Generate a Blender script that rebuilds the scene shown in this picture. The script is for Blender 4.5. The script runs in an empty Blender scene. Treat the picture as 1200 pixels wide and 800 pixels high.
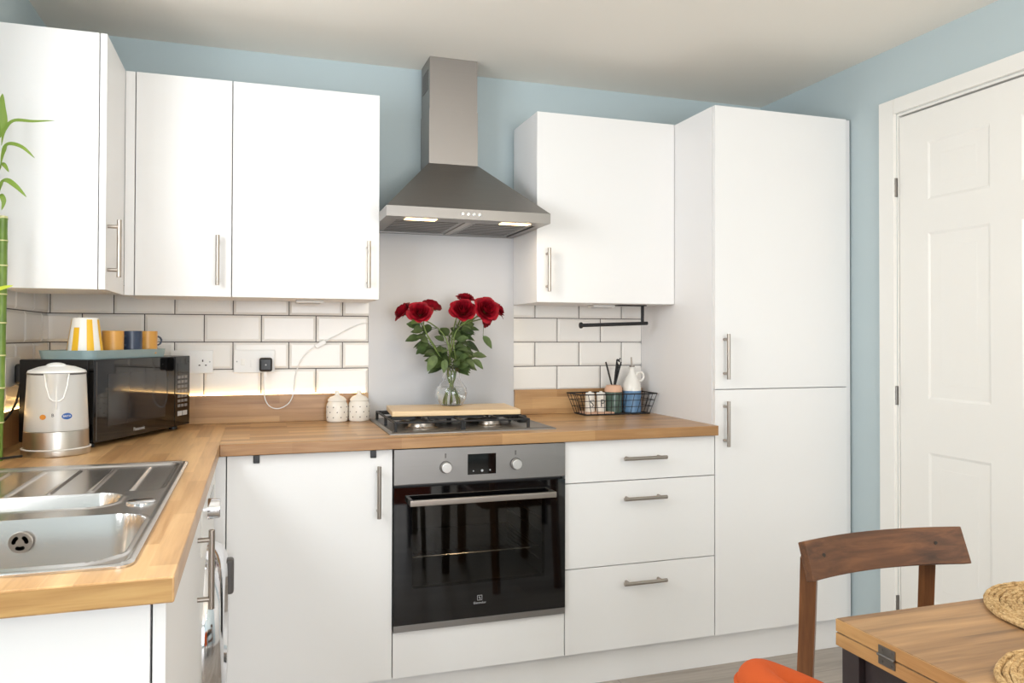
import bpy, bmesh, math, random
from mathutils import Vector, Matrix
random.seed(7)
C = bpy.context.scene.collection
PI = math.pi
# ------------------------------------------------------------------ helpers
OFF = {}
def lin(c):
    return tuple(((v/255)/12.92 if v/255 <= .04045 else ((v/255+.055)/1.055)**2.4) for v in c) + (1.0,)

class MB:
    """collects shapes into one mesh"""
    def __init__(s): s.bm = bmesh.new()
    def _add(s, t):
        me = bpy.data.meshes.new('t'); t.to_mesh(me); t.free()
        s.bm.from_mesh(me); bpy.data.meshes.remove(me)
    def box(s, x0, x1, y0, y1, z0, z1, bev=0, seg=2, mat=None):
        t = bmesh.new(); bmesh.ops.create_cube(t, size=1)
        for v in t.verts:
            v.co = Vector(((x0+x1)/2+v.co.x*(x1-x0), (y0+y1)/2+v.co.y*(y1-y0), (z0+z1)/2+v.co.z*(z1-z0)))
        if bev: bmesh.ops.bevel(t, geom=t.edges[:], offset=bev, segments=seg, affect='EDGES', profile=.5)
        if mat: bmesh.ops.transform(t, matrix=mat, verts=t.verts)
        s._add(t); return s
    def cyl(s, p0, p1, r, seg=24, r2=None, bev=0):
        p0 = Vector(p0); p1 = Vector(p1); d = p1-p0; L = d.length
        t = bmesh.new()
        bmesh.ops.create_cone(t, cap_ends=True, segments=seg, radius1=r, radius2=r if r2 is None else r2, depth=L)
        if bev:
            es = [e for e in t.edges if len(e.link_faces) == 2 and any(len(f.verts) > 4 for f in e.link_faces)]
            bmesh.ops.bevel(t, geom=es, offset=bev, segments=2, affect='EDGES', profile=.5)
        M = Matrix.Translation((p0+p1)/2) @ d.to_track_quat('Z', 'Y').to_matrix().to_4x4()
        bmesh.ops.transform(t, matrix=M, verts=t.verts)
        s._add(t); return s
    def lathe(s, prof, c=(0, 0, 0), seg=48, M=None):
        t = bmesh.new(); rings = []
        for r, z in prof:
            if r < 1e-6: rings.append([t.verts.new((0, 0, z))])
            else: rings.append([t.verts.new((r*math.cos(2*PI*i/seg), r*math.sin(2*PI*i/seg), z)) for i in range(seg)])
        for a, b in zip(rings, rings[1:]):
            for i in range(seg):
                j = (i+1) % seg
                if len(a) == 1 and len(b) == 1: break
                if len(a) == 1: t.faces.new((a[0], b[i], b[j]))
                elif len(b) == 1: t.faces.new((a[i], a[j], b[0]))
                else: t.faces.new((a[i], a[j], b[j], b[i]))
        bmesh.ops.recalc_face_normals(t, faces=t.faces)
        if M: bmesh.ops.transform(t, matrix=M, verts=t.verts)
        bmesh.ops.translate(t, vec=c, verts=t.verts)
        s._add(t); return s
    def tube(s, pts, r, seg=10, closed=False, rf=None):
        pts = [Vector(p) for p in pts]; n = len(pts); t = bmesh.new(); rings = []
        up = None
        for i, p in enumerate(pts):
            if closed: d = pts[(i+1) % n]-pts[i-1]
            else: d = pts[min(i+1, n-1)]-pts[max(i-1, 0)]
            d.normalize()
            if up is None:
                up = Vector((0, 0, 1)) if abs(d.z) < .9 else Vector((1, 0, 0))
            a = d.cross(up)
            if a.length < 1e-5: a = d.orthogonal()
            a.normalize(); b = a.cross(d).normalized(); up = b
            rr = r if rf is None else r*rf(i/(n-1 if n > 1 else 1))
            rings.append([t.verts.new(p+a*rr*math.cos(2*PI*k/seg)+b*rr*math.sin(2*PI*k/seg)) for k in range(seg)])
        for i in range(n if closed else n-1):
            A, B_ = rings[i], rings[(i+1) % n]
            for k in range(seg):
                t.faces.new((A[k], A[(k+1) % seg], B_[(k+1) % seg], B_[k]))
        if not closed:
            t.faces.new(rings[0][::-1]); t.faces.new(rings[-1])
        bmesh.ops.recalc_face_normals(t, faces=t.faces)
        s._add(t); return s
    def prism(s, poly, axis, a0, a1, bev=0):
        """poly of 2-D points extruded along axis ('x': poly=(y,z), 'y': (x,z), 'z': (x,y))"""
        def P(u, v, w): return {'x': (w, u, v), 'y': (u, w, v), 'z': (u, v, w)}[axis]
        t = bmesh.new(); A = [t.verts.new(P(u, v, a0)) for u, v in poly]; B_ = [t.verts.new(P(u, v, a1)) for u, v in poly]
        n = len(poly); t.faces.new(A); t.faces.new(B_[::-1])
        for i in range(n): t.faces.new((A[i], B_[i], B_[(i+1) % n], A[(i+1) % n]))
        bmesh.ops.recalc_face_normals(t, faces=t.faces)
        if bev: bmesh.ops.bevel(t, geom=t.edges[:], offset=bev, segments=2, affect='EDGES', profile=.5)
        s._add(t); return s
    def ball(s, c, r, sx=1, sy=1, sz=1, seg=24):
        t = bmesh.new(); bmesh.ops.create_uvsphere(t, u_segments=seg, v_segments=seg//2, radius=r)
        for v in t.verts: v.co = Vector((c[0]+v.co.x*sx, c[1]+v.co.y*sy, c[2]+v.co.z*sz))
        s._add(t); return s
    def raw(s, verts, faces):
        vs = [s.bm.verts.new(v) for v in verts]
        for f in faces:
            try: s.bm.faces.new([vs[i] for i in f])
            except ValueError: pass
        return s
    def grid(s, nu, nv, fn, closed_u=False):
        t = [[s.bm.verts.new(fn(i/(nu-1) if not closed_u else i/nu, j/(nv-1))) for i in range(nu)] for j in range(nv)]
        for j in range(nv-1):
            for i in range(nu if closed_u else nu-1):
                k = (i+1) % nu
                s.bm.faces.new((t[j][i], t[j][k], t[j+1][k], t[j+1][i]))
        return s
    def build(s, name, m, parent=None, loc=None, smooth=True, ang=35):
        if parent is not None:
            off = OFF[parent.name]
        else:
            off = Vector(loc) if loc is not None else Vector((0, 0, 0))
        if off.length: bmesh.ops.translate(s.bm, vec=-off, verts=s.bm.verts)
        me = bpy.data.meshes.new(name); s.bm.to_mesh(me); s.bm.free()
        if smooth:
            for p in me.polygons: p.use_smooth = True
            me.set_sharp_from_angle(angle=math.radians(ang))
        o = bpy.data.objects.new(name, me); C.objects.link(o)
        if smooth and ang < 70:
            wn = o.modifiers.new('weighted', 'WEIGHTED_NORMAL'); wn.mode = 'FACE_AREA'; wn.weight = 60; wn.keep_sharp = True
        if m: me.materials.append(m)
        if parent is not None: o.parent = parent
        else: o.location = off
        OFF[o.name] = off
        return o

def thing(name, label, cat, loc=(0, 0, 0), rotz=0, group=None, local=False):
    o = bpy.data.objects.new(name, None); C.objects.link(o)
    o.location = loc; o.rotation_euler = (0, 0, rotz); o.empty_display_size = .05
    o['label'] = label; o['category'] = cat
    if group: o['group'] = group
    OFF[o.name] = Vector((0, 0, 0)) if local else Vector(loc)
    return o
def tag(o, label, cat, group=None):
    o['label'] = label; o['category'] = cat
    if group: o['group'] = group
    return o
def struct(o, label, cat):
    o['kind'] = 'structure'; o['label'] = label; o['category'] = cat; return o

def text_mb(body, size, fn, depth=.0004):
    """lettering as a mesh; fn maps the flat (x, y, z) of the letters to world"""
    cu = bpy.data.curves.new('txt', 'FONT'); cu.body = body; cu.size = size; cu.align_x = 'CENTER'; cu.align_y = 'CENTER'; cu.extrude = depth; cu.resolution_u = 3
    o = bpy.data.objects.new('txt', cu); C.objects.link(o)
    dg = bpy.context.evaluated_depsgraph_get()
    me = bpy.data.meshes.new_from_object(o.evaluated_get(dg))
    bpy.data.objects.remove(o); bpy.data.curves.remove(cu)
    b = MB(); b.bm.from_mesh(me); bpy.data.meshes.remove(me)
    for v in b.bm.verts: v.co = Vector(fn(*v.co))
    return b

# ------------------------------------------------------------------ materials
def mat(name, col, rough=.5, metal=0, spec=.5, **kw):
    m = bpy.data.materials.new(name); m.use_nodes = True
    p = m.node_tree.nodes['Principled BSDF']
    p.inputs['Base Color'].default_value = lin(col); p.inputs['Roughness'].default_value = rough
    p.inputs['Metallic'].default_value = metal; p.inputs['Specular IOR Level'].default_value = spec
    for k, v in kw.items(): p.inputs[k.replace('_', ' ')].default_value = v
    return m
def N(m, t, **kw):
    n = m.node_tree.nodes.new(t)
    for k, v in kw.items(): setattr(n, k, v)
    return n
def L(m, a, b): m.node_tree.links.new(a, b)
def pbsdf(m): return m.node_tree.nodes['Principled BSDF']
def coords(m, scale=(1, 1, 1), rot=(0, 0, 0), loc=(0, 0, 0)):
    tc = N(m, 'ShaderNodeTexCoord'); mp = N(m, 'ShaderNodeMapping')
    mp.inputs['Scale'].default_value = scale; mp.inputs['Rotation'].default_value = rot; mp.inputs['Location'].default_value = loc
    L(m, tc.outputs['Object'], mp.inputs['Vector']); return mp.outputs['Vector']
def noise(m, vec, scale, detail=4, rough=.55, dist=0):
    n = N(m, 'ShaderNodeTexNoise'); n.inputs['Scale'].default_value = scale; n.inputs['Detail'].default_value = detail
    n.inputs['Roughness'].default_value = rough; n.inputs['Distortion'].default_value = dist
    L(m, vec, n.inputs['Vector']); return n.outputs['Fac']
def ramp(m, fac, stops):
    r = N(m, 'ShaderNodeValToRGB'); e = r.color_ramp.elements
    while len(e) < len(stops): e.new(.5)
    for x, (p, c) in zip(e, stops): x.position = p; x.color = lin(c)
    L(m, fac, r.inputs['Fac']); return r.outputs['Color']
def mixc(m, a, b, fac, mode='MIX'):
    n = N(m, 'ShaderNodeMix', data_type='RGBA', blend_type=mode)
    if isinstance(fac, float): n.inputs[0].default_value = fac
    else: L(m, fac, n.inputs[0])
    for v, i in ((a, 6), (b, 7)):
        if isinstance(v, tuple): n.inputs[i].default_value = lin(v)
        else: L(m, v, n.inputs[i])
    return n.outputs[2]
def bump(m, h, strength=.2, dist=.002):
    b = N(m, 'ShaderNodeBump'); b.inputs['Strength'].default_value = strength; b.inputs['Distance'].default_value = dist
    L(m, h, b.inputs['Height']); L(m, b.outputs['Normal'], pbsdf(m).inputs['Normal'])

def paint(name, col, rough=.6, amp=.05):
    m = mat(name, col, rough, spec=.3); v = coords(m); n = noise(m, v, 250, 2); bump(m, n, amp, .001); return m
def wood(name, c_dark, c_mid, c_light, rot=(0, 0, 0), bw=.34, rh=.042, rough=.32, grain=1.0, mort=0.0, contrast=.6, stave=True, seed=0.0):
    m = mat(name, c_mid, rough)
    v = coords(m, rot=rot, loc=(seed, seed*.37, 0))
    # grain, stretched along the local X of the mapped space
    mp = N(m, 'ShaderNodeMapping'); mp.inputs['Scale'].default_value = (3.0, 60, 60); L(m, v, mp.inputs['Vector'])
    g = noise(m, mp.outputs['Vector'], 1.0*grain, 6, .62, .6)
    mp2 = N(m, 'ShaderNodeMapping'); mp2.inputs['Scale'].default_value = (1.6, 14, 14); L(m, v, mp2.inputs['Vector'])
    g2 = noise(m, mp2.outputs['Vector'], 1.0, 4, .55, 1.2)
    col = ramp(m, g, [(.34, c_dark), (.5, c_mid), (.66, c_light)])
    col2 = ramp(m, g2, [(.36, c_dark), (.5, c_mid), (.68, c_light)])
    col = mixc(m, col, col2, .5)
    if stave:
        br = N(m, 'ShaderNodeTexBrick'); br.offset = .37; br.squash = 1; br.inputs['Scale'].default_value = 1
        br.inputs['Brick Width'].default_value = bw; br.inputs['Row Height'].default_value = rh; br.inputs['Mortar Size'].default_value = mort
        br.inputs['Mortar Smooth'].default_value = .1; br.inputs['Bias'].default_value = 0
        br.inputs['Color1'].default_value = lin(c_dark); br.inputs['Color2'].default_value = lin(c_light); br.inputs['Mortar'].default_value = lin(tuple(int(x*.45) for x in c_dark))
        L(m, v, br.inputs['Vector'])
        col = mixc(m, col, br.outputs['Color'], contrast)
    L(m, col, pbsdf(m).inputs['Base Color'])
    bump(m, g, .08, .001)
    return m
def brushed(name, col, rough=.3, axis='x', str_=.12):
    m = mat(name, col, rough, metal=1)
    sc = {'x': (4, 400, 400), 'y': (400, 4, 400), 'z': (400, 400, 4)}[axis]
    v = coords(m, scale=sc); n = noise(m, v, 1, 3)
    mr = N(m, 'ShaderNodeMapRange'); mr.inputs[3].default_value = max(.05, rough-.08); mr.inputs[4].default_value = rough+.12
    L(m, n, mr.inputs[0]); L(m, mr.outputs[0], pbsdf(m).inputs['Roughness'])
    bump(m, n, str_, .0004)
    return m

M = {}
M['cab'] = mat('cabinet_white', (240, 239, 238), .45, spec=.4); 
M['carcass'] = mat('carcass_white', (238, 237, 237), .4)
M['wall'] = paint('blue_paint', (188, 202, 206), .7)
M['ceil'] = paint('ceiling_white', (243, 238, 229), .85, .08)
M['trimw'] = mat('gloss_white_trim', (240, 238, 233), .32)
M['tile'] = mat('white_gloss_tile', (238, 235, 230), .18, spec=.4)
M['grout'] = paint('grey_grout', (84, 78, 76), .9)
OAK = ((124, 80, 42), (180, 134, 82), (214, 174, 124))
M['oak_x'] = wood('oak_block_x', *OAK, rot=(0, 0, 0), seed=.13)
M['oak_y'] = wood('oak_block_y', (140, 96, 52), (194, 148, 94), (224, 184, 132), rot=(0, 0, PI/2), seed=.4, contrast=.5)
M['oak_up'] = wood('oak_upstand', *OAK, rot=(PI/2, 0, 0), bw=.3, rh=.048, seed=.71)
M['oak_upl'] = wood('oak_upstand_side', *OAK, rot=(PI/2, 0, PI/2), bw=.3, rh=.048, seed=.2)
M['floor'] = wood('grey_vinyl_plank', (138, 128, 118), (170, 160, 150), (194, 185, 175), bw=1.2, rh=.18, rough=.45, mort=.0015, contrast=.4)
M['steel'] = brushed('brushed_steel', (148, 145, 142), .4, 'x')
M['steelz'] = brushed('brushed_steel_flue', (162, 157, 153), .42, 'x')
M['nickel'] = brushed('satin_nickel', (170, 161, 152), .32, 'z', .05)
M['hinge'] = mat('hinge_steel', (128, 124, 120), .35, metal=1)
M['knob'] = mat('silver_knob', (222, 220, 216), .3, metal=.8)
M['chrome'] = mat('chrome', (225, 225, 228), .08, metal=1)
M['sink'] = mat('sink_steel', (214, 212, 210), .24, metal=1)
M['ksteel'] = brushed('kettle_steel', (204, 199, 192), .3, 'x', .03)
M['oak_band'] = wood('oak_edge_band', (158, 114, 64), (190, 148, 92), (208, 170, 112), rot=(PI/2, 0, 0), stave=False, seed=.33)
M['ventgrey'] = mat('vent_grey', (96, 90, 84), .5)
M['splash'] = mat('splash_grey', (206, 206, 208), .42, spec=.4)
M['black'] = mat('black_plastic', (22, 21, 22), .35)
M['blackgloss'] = mat('black_glass', (8, 8, 9), .04, spec=.6)
M['blackmatt'] = mat('black_iron', (26, 26, 28), .6)
M['dkgrey'] = mat('dark_grey_plastic', (88, 84, 82), .45)
M['whitepl'] = mat('white_plastic', (238, 237, 234), .3)
M['ceramic'] = mat('cream_ceramic', (240, 234, 224), .25)
M['hole'] = mat('dark_hole', (60, 52, 46), .8)
M['board'] = wood('pale_beech', (214, 178, 128), (228, 196, 148), (238, 210, 168), stave=True, bw=3, rh=.07, contrast=.2, seed=.5)
M['walnut'] = wood('walnut', (52, 33, 22), (98, 62, 38), (134, 88, 54), stave=False, seed=.3, rough=.4)
M['walnutz'] = wood('walnut_upright', (78, 48, 28), (114, 72, 42), (140, 92, 54), rot=(0, PI/2, 0), stave=False, seed=.6, rough=.4)
M['tabtop'] = wood('rustic_oak', (78, 56, 40), (150, 112, 74), (196, 156, 110), rot=(0, 0, 0), bw=2.5, rh=.11, contrast=.4, seed=.9, rough=.5)
M['tabedge'] = wood('rustic_oak_edge', (152, 108, 62), (184, 140, 86), (204, 160, 104), rot=(0, 0, PI/2), stave=False, seed=.2, rough=.5)
M['brown'] = mat('dark_brown_paint', (48, 38, 38), .45)
M['orange'] = mat('orange_fabric', (184, 82, 40), .9, spec=.15)
bump(M['orange'], noise(M['orange'], coords(M['orange']), 900, 2), .3, .001)
M['green'] = mat('rose_leaf', (78, 102, 52), .45)
g_ = M['green']; L(g_, ramp(g_, noise(g_, coords(g_), 22, 3), [(.3, (50, 66, 34)), (.6, (78, 98, 52)), (.8, (108, 126, 76))]), pbsdf(g_).inputs['Base Color'])
M['stem'] = mat('rose_stem', (112, 132, 70), .5)
M['red'] = mat('rose_red', (160, 6, 26), .6, spec=.25)
r_ = M['red']; L(r_, ramp(r_, noise(r_, coords(r_), 45, 3), [(.3, (104, 2, 18)), (.6, (152, 5, 30)), (.8, (176, 14, 44))]), pbsdf(r_).inputs['Base Color'])
M['bamboo'] = mat('bamboo_green', (118, 150, 52), .35)
b_ = M['bamboo']; L(b_, ramp(b_, noise(b_, coords(b_, (1, 1, .3)), 40, 3), [(.3, (78, 108, 30)), (.7, (122, 150, 58))]), pbsdf(b_).inputs['Base Color'])
M['bleaf'] = mat('bamboo_leaf', (120, 146, 52), .4)
M['bleaf_lit'] = mat('bamboo_leaf_lit', (206, 220, 70), .4)  # same bamboo leaf in bright light, the light put into its colour
M['node'] = mat('bamboo_node', (206, 204, 150), .5)
M['navy'] = mat('navy_glaze', (50, 62, 84), .3)
M['mustard'] = mat('mustard_glaze', (206, 152, 72), .35)
M['yellow'] = mat('yellow_stripe', (238, 186, 40), .3)
M['teal'] = mat('grey_blue_tray', (138, 160, 164), .45)
M['jugglaze'] = mat('white_glaze', (238, 236, 230), .25)
M['blueglaze'] = mat('blue_glaze', (104, 144, 184), .3)
M['jargreen'] = mat('green_glass_jar', (80, 102, 92), .15)
M['pink'] = mat('pale_wood_lid', (222, 178, 150), .55)
M['ledbody'] = mat('led_cable_white', (236, 236, 234), .4)
M['kettle'] = mat('frosted_plastic', (232, 231, 228), .28, Transmission_Weight=.3)
M['ink'] = mat('print_ink', (36, 40, 48), .5)
M['blueink'] = mat('blue_print', (42, 92, 168), .4)
M['orangeink'] = mat('orange_print', (214, 140, 50), .4)
M['paleink'] = mat('pale_print', (176, 176, 178), .5)
M['seagrass'] = mat('seagrass', (206, 168, 112), .8, spec=.2)
s_ = M['seagrass']; n_ = noise(s_, coords(s_), 160, 3, .6, .4)
L(s_, ramp(s_, n_, [(.3, (138, 108, 70)), (.5, (188, 156, 110)), (.75, (216, 190, 146))]), pbsdf(s_).inputs['Base Color']); bump(s_, n_, .5, .002)
def glass(name, col=(255, 255, 255), ior=1.45, rough=0):
    m = mat(name, col, rough, Transmission_Weight=1.0, IOR=ior); return m
M['glass'] = glass('clear_glass'); M['water'] = glass('water', (250, 252, 250), 1.33)
def tinted(name, tint, k):
    m = bpy.data.materials.new(name); m.use_nodes = True; nt = m.node_tree; nt.nodes.remove(pbsdf(m))
    tr = N(m, 'ShaderNodeBsdfTransparent'); tr.inputs[0].default_value = lin(tint)
    gl = N(m, 'ShaderNodeBsdfGlossy'); gl.inputs['Roughness'].default_value = .03
    fr = N(m, 'ShaderNodeFresnel'); fr.inputs[0].default_value = 1.5
    mx = N(m, 'ShaderNodeMixShader'); L(m, fr.outputs[0], mx.inputs[0]); L(m, tr.outputs[0], mx.inputs[1]); L(m, gl.outputs[0], mx.inputs[2])
    L(m, mx.outputs[0], nt.nodes['Material Output'].inputs[0]); return m
M['ovenglass'] = tinted('tinted_oven_glass', (196, 192, 186), .3)
M['enamel'] = mat('dark_enamel', (92, 86, 80), .3)
def emis(name, col, s):
    m = mat(name, col, .5); p = pbsdf(m); p.inputs['Emission Color'].default_value = lin(col); p.inputs['Emission Strength'].default_value = s; return m
M['led'] = emis('warm_led', (255, 208, 136), 22)
M['lamp'] = emis('hood_lamp', (255, 214, 150), 9)
M['globe'] = emis('added_lamp_globe', (255, 232, 202), 62)  # glow of the added pendant that lifts the room light

# ------------------------------------------------------------------ dimensions (metres)
T = .9101; ZU = .8739; XL = .6057; YW = -.6177; YE = -1.9606
XO0, XO1, XT0, XT1, XR = 1.1328, 1.7335, 2.3358, 2.9408, 2.9735
YF = -.5897; ZB = .128; ZC = 2.3246; YB = -5.6
ZUP = 1.0141
TILE, ROW = .2028, .1024

# ------------------------------------------------------------------ room shell
struct(MB().box(-.1, XR+.1, YB-.1, .1, -.06, 0).build('floor', M['floor']), 'grey wood-effect plank floor of the kitchen', 'floor')
struct(MB().box(-.1, XR+.1, YB-.1, .1, ZC, ZC+.06).build('ceiling', M['ceil']), 'plain white ceiling over the whole kitchen', 'ceiling')
struct(MB().box(-.1, XR+.1, .008, .1, 0, ZC).build('wall_back', M['wall']), 'pale blue painted wall behind the cooker hood and wall cupboards', 'wall')
# left wall with a window opening over the sink, out of frame
wl = MB()
WY0, WY1, WZ0, WZ1 = -2.35, -1.1, 1.12, 2.08
wl.box(-.1, 0, WY1, .1, 0, ZC).box(-.1, 0, YB-.1, WY0, 0, ZC).box(-.1, 0, WY0, WY1, 0, WZ0).box(-.1, 0, WY0, WY1, WZ1, ZC)
struct(wl.build('wall_left', M['wall']), 'pale blue painted wall on the sink side, seen above the end cupboard', 'wall')
DY0, DY1, DZ = -.8147, -1.600, 2.069
wr = MB().box(XR, XR+.1, DY0, .1, 0, ZC).box(XR, XR+.1, YB-.1, DY1, 0, ZC).box(XR, XR+.1, DY1, DY0, DZ, ZC)
struct(wr.build('wall_right', M['wall']), 'pale blue painted wall around the white panelled door', 'wall')
wf = MB()
PX0, PX1, PZ0, PZ1 = .55, 2.45, .25, 2.1
wf.box(-.1, PX0, YB-.1, YB, 0, ZC).box(PX1, XR+.1, YB-.1, YB, 0, ZC).box(PX0, PX1, YB-.1, YB, 0, PZ0).box(PX0, PX1, YB-.1, YB, PZ1, ZC)
struct(wf.build('wall_front', M['wall']), 'pale blue wall behind the camera with a wide window', 'wall')
def window(nm, lab, axis, a0, a1, z0, z1, w0, w1):
    b = MB(); f = .05
    def bx(u0, u1, v0, v1):
        if axis == 'x': b.box(u0, u1, w0, w1, v0, v1, .004)
        else: b.box(w0, w1, u0, u1, v0, v1, .004)
    bx(a0, a0+f, z0, z1); bx(a1-f, a1, z0, z1); bx(a0+f, a1-f, z0, z0+f); bx(a0+f, a1-f, z1-f, z1); bx((a0+a1)/2-.03, (a0+a1)/2+.03, z0+f, z1-f)
    struct(b.build(nm, M['trimw']), lab, 'window')
window('window_1', 'white framed window over the sink', 'y', WY0, WY1, WZ0, WZ1, -.08, -.03)
window('window_2', 'wide white framed window behind the camera', 'x', PX0, PX1, PZ0, PZ1, YB-.08, YB-.03)

# door with six moulded panels
lf0, lf1 = -.823, -1.585
def panel_face():
    ys = [lf0, -.9465, -1.198, -1.3084, -1.466, lf1]
    ys = [lf0, -.948, -1.197, -1.304, -1.472, lf1] if False else [lf0, -.947, -1.172, -1.283, -1.508, lf1] if False else [lf0, -.949, -1.198, -1.308, -1.505, lf1]
    zs = [.012, .302, .8305, 1.018, 1.6115, 1.728, 1.9375, 2.0535]
    b = MB(); bm = b.bm; X = XR+.004
    vs = [[bm.verts.new((X, y, z)) for z in zs] for y in ys]
    pan = []
    for i in range(len(ys)-1):
        for j in range(len(zs)-1):
            f = bm.faces.new((vs[i][j], vs[i][j+1], vs[i+1][j+1], vs[i+1][j]))
            if i in (1, 3) and j in (1, 3, 5): pan.append(f)
    bmesh.ops.recalc_face_normals(bm, faces=bm.faces)
    for f in bm.faces:
        if f.normal.x > 0: f.normal_flip()
    for th, dp in ((.006, -.002), (.016, -.007), (.012, .0), (.02, .006)):
        bmesh.ops.inset_individual(bm, faces=pan, thickness=th, depth=dp, use_even_offset=True)
    return b
d = panel_face()
d.box(XR+.0075, XR+.04, lf1, lf0, .012, 2.0535)
door = struct(d.build('door_1', M['trimw'], loc=(XR, lf0, 0), ang=12), 'white six-panel door with steel hinges', 'door')
for z0, z1 in ((1.7605, 1.8306), (.9882, 1.058), (.2155, .2855)):
    y = -.8125; h = MB()
    h.cyl((XR-.006, y, z0), (XR-.006, y, z1), .0062, 14, bev=.0015)
    for zz in (z0+.022, z1-.022): h.cyl((XR-.006, y, zz-.001), (XR-.006, y, zz+.001), .0072, 14)
    h.box(XR-.003, XR+.003, y-.006, y+.006, z0, z1)
    h.build('hinge', M['hinge'], door)
tr = MB()
tr.box(XR-.017, XR, DY0, -.7424, 0, 2.1253, .003).box(XR-.017, XR, DY1-.0723, DY1, 0, 2.1253, .003).box(XR-.017, XR, DY1, DY0, DZ, 2.1253, .003)
# door lining behind the architrave
tr.box(XR, XR+.1, DY0-.0065, DY0, 0, DZ).box(XR, XR+.1, DY1, DY1+.012, 0, DZ).box(XR, XR+.1, DY1+.012, DY0-.0065, DZ-.009, DZ)
struct(tr.build('trim_1', M['trimw']), 'white architrave framing the panelled door', 'door frame')
struct(MB().box(XR-.014, XR, -.74, -.6, 0, .1, .003).box(XR-.014, XR, YB, DY1-.0725, 0, .1, .003).build('baseboard_right', M['trimw']), 'white skirting board along the door wall', 'baseboard')

# tiles: bevelled metro tiles with dark grout
def tiles(name, label, u0, u1, z0, z1, vref, zref, to3, m=M['tile']):
    g = .0017; h0 = .0045; b = MB()
    nz0 = math.floor((z0-zref)/ROW)-1; nz1 = math.ceil((z1-zref)/ROW)+1
    for k in range(nz0, nz1):
        ra, rb = zref+k*ROW, zref+(k+1)*ROW
        ph = vref + (0 if k % 2 == 0 else TILE/2)
        i0 = math.floor((u0-ph)/TILE)-1; i1 = math.ceil((u1-ph)/TILE)+1
        for i in range(i0, i1):
            ua, ub = ph+i*TILE+g, ph+(i+1)*TILE-g
            za, zb = ra+g, rb-g
            A, B_, Z0, Z1 = max(ua, u0), min(ub, u1), max(za, z0), min(zb, z1)
            if B_-A < .004 or Z1-Z0 < .004: continue
            e = .009
            a2 = A+(e if A == ua else 0); b2 = B_-(e if B_ == ub else 0); c2 = Z0+(e if Z0 == za else 0); d2 = Z1-(e if Z1 == zb else 0)
            if b2 <= a2 or d2 <= c2: continue
            r0 = [(A, Z0), (B_, Z0), (B_, Z1), (A, Z1)]; r2 = [(a2, c2), (b2, c2), (b2, d2), (a2, d2)]
            V = [to3(u, z, .003) for u, z in r0]+[to3(u, z, .0) for u, z in r0]+[to3(u, z, -h0) for u, z in r2]
            F = []
            for q in (0, 4):
                for j in range(4): F.append((q+j, q+(j+1) % 4, q+4+(j+1) % 4, q+4+j))
            F.append((8, 9, 10, 11)); b.raw(V, F)
    bmesh.ops.recalc_face_normals(b.bm, faces=b.bm.faces)
    o = struct(b.build(name, m, smooth=False), label, 'wall tiles')
    P = [to3(u, z, d_) for d_ in (.0075, .0005) for u, z in ((u0, z0), (u1, z0), (u1, z1), (u0, z1))]
    gb = MB().raw(P, [(0, 1, 2, 3), (4, 5, 6, 7), (0, 1, 5, 4), (1, 2, 6, 5), (2, 3, 7, 6), (3, 0, 4, 7)])
    bmesh.ops.recalc_face_normals(gb.bm, faces=gb.bm.faces)
    gb.build('grout', M['grout'], o, smooth=False)
ZT1 = 1.3165; back = lambda u, z, d_: (u, d_, z)
tiles('wall_tiles', 'white bevelled metro tiles with dark grout behind the microwave', .0, 1.1316, T, 1.42, .4221, ZT1, back)
tiles('wall_tiles', 'white bevelled metro tiles with dark grout above the wire basket', 1.7382, XT0, T, 1.42, 1.8351, ZT1, back)
tiles('wall_tiles', 'white bevelled metro tiles on the side wall beside the bamboo', -1.95, -.004, T, 1.42, -.19, ZT1, lambda u, z, d_: (.008-d_, u, z))
# ------------------------------------------------------------------ kitchen units
def bar_handle(parent, p0, p1, out, r=.0066, st=.031):
    p0 = Vector(p0); p1 = Vector(p1); out = Vector(out); d_ = (p1-p0).normalized(); b = MB()
    b.cyl(p0+out*st, p1+out*st, r, 18, bev=.001)
    for q in (p0+d_*.021, p1-d_*.021): b.cyl(q-out*.002, q+out*st, .0052, 14)
    return b.build('handle', M['nickel'], parent)
def slab(x0, x1, y0, y1, z0, z1): return MB().box(x0, x1, y0, y1, z0, z1, .0014)
G = .0016
WF = -.2957; WB, WT = 1.3701, 2.1096
OUT = (0, -1, 0)
# wall cupboards
def carc(x0, x1, y0, y1, z0, z1): return MB().box(x0+.0004, x1-.0004, y0, y1, z0, z1, .001)
t = thing('wall_cabinet', 'white end cupboard on the side wall, its blank side panel facing the camera', 'cupboard', (.14, -.46, WB))
MB().box(.0135, .274, -.624, -.3, WB, WT, .0012).build('body', M['carcass'], t)
dr = slab(.2765, .2945, -.6235, -.2965, WB-.0, WT+.0).build('door', M['cab'], t)
bar_handle(dr, (.2945, -.594, 1.408), (.2945, -.594, 1.577), (1, 0, 0))
t = thing('wall_cabinet', 'white narrow corner wall cupboard, left of the wide one beside the hood', 'cupboard', (.47, -.15, WB))
carc(.297, .6271, WF+.019, -.006, WB+.0, WT).build('body', M['carcass'], t)
slab(.2950, .3242, WF+.0005, WF+.02, WB, WT).build('filler_panel', M['cab'], t)
dr = slab(.3272, .6271-G, WF, WF+.018, WB, WT).build('door', M['cab'], t)
bar_handle(dr, (.583, WF, 1.408), (.583, WF, 1.577), OUT)
t = thing('wall_cabinet', 'white wide wall cupboard between the corner cupboard and the steel hood', 'cupboard', (.88, -.15, WB))
carc(.6271, 1.1286, WF+.019, -.006, WB, WT).build('body', M['carcass'], t)
dr = slab(.6271+G, 1.1286, WF, WF+.018, WB, WT).build('door', M['cab'], t)
bar_handle(dr, (1.0885, WF, 1.409), (1.0885, WF, 1.577), OUT)
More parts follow.
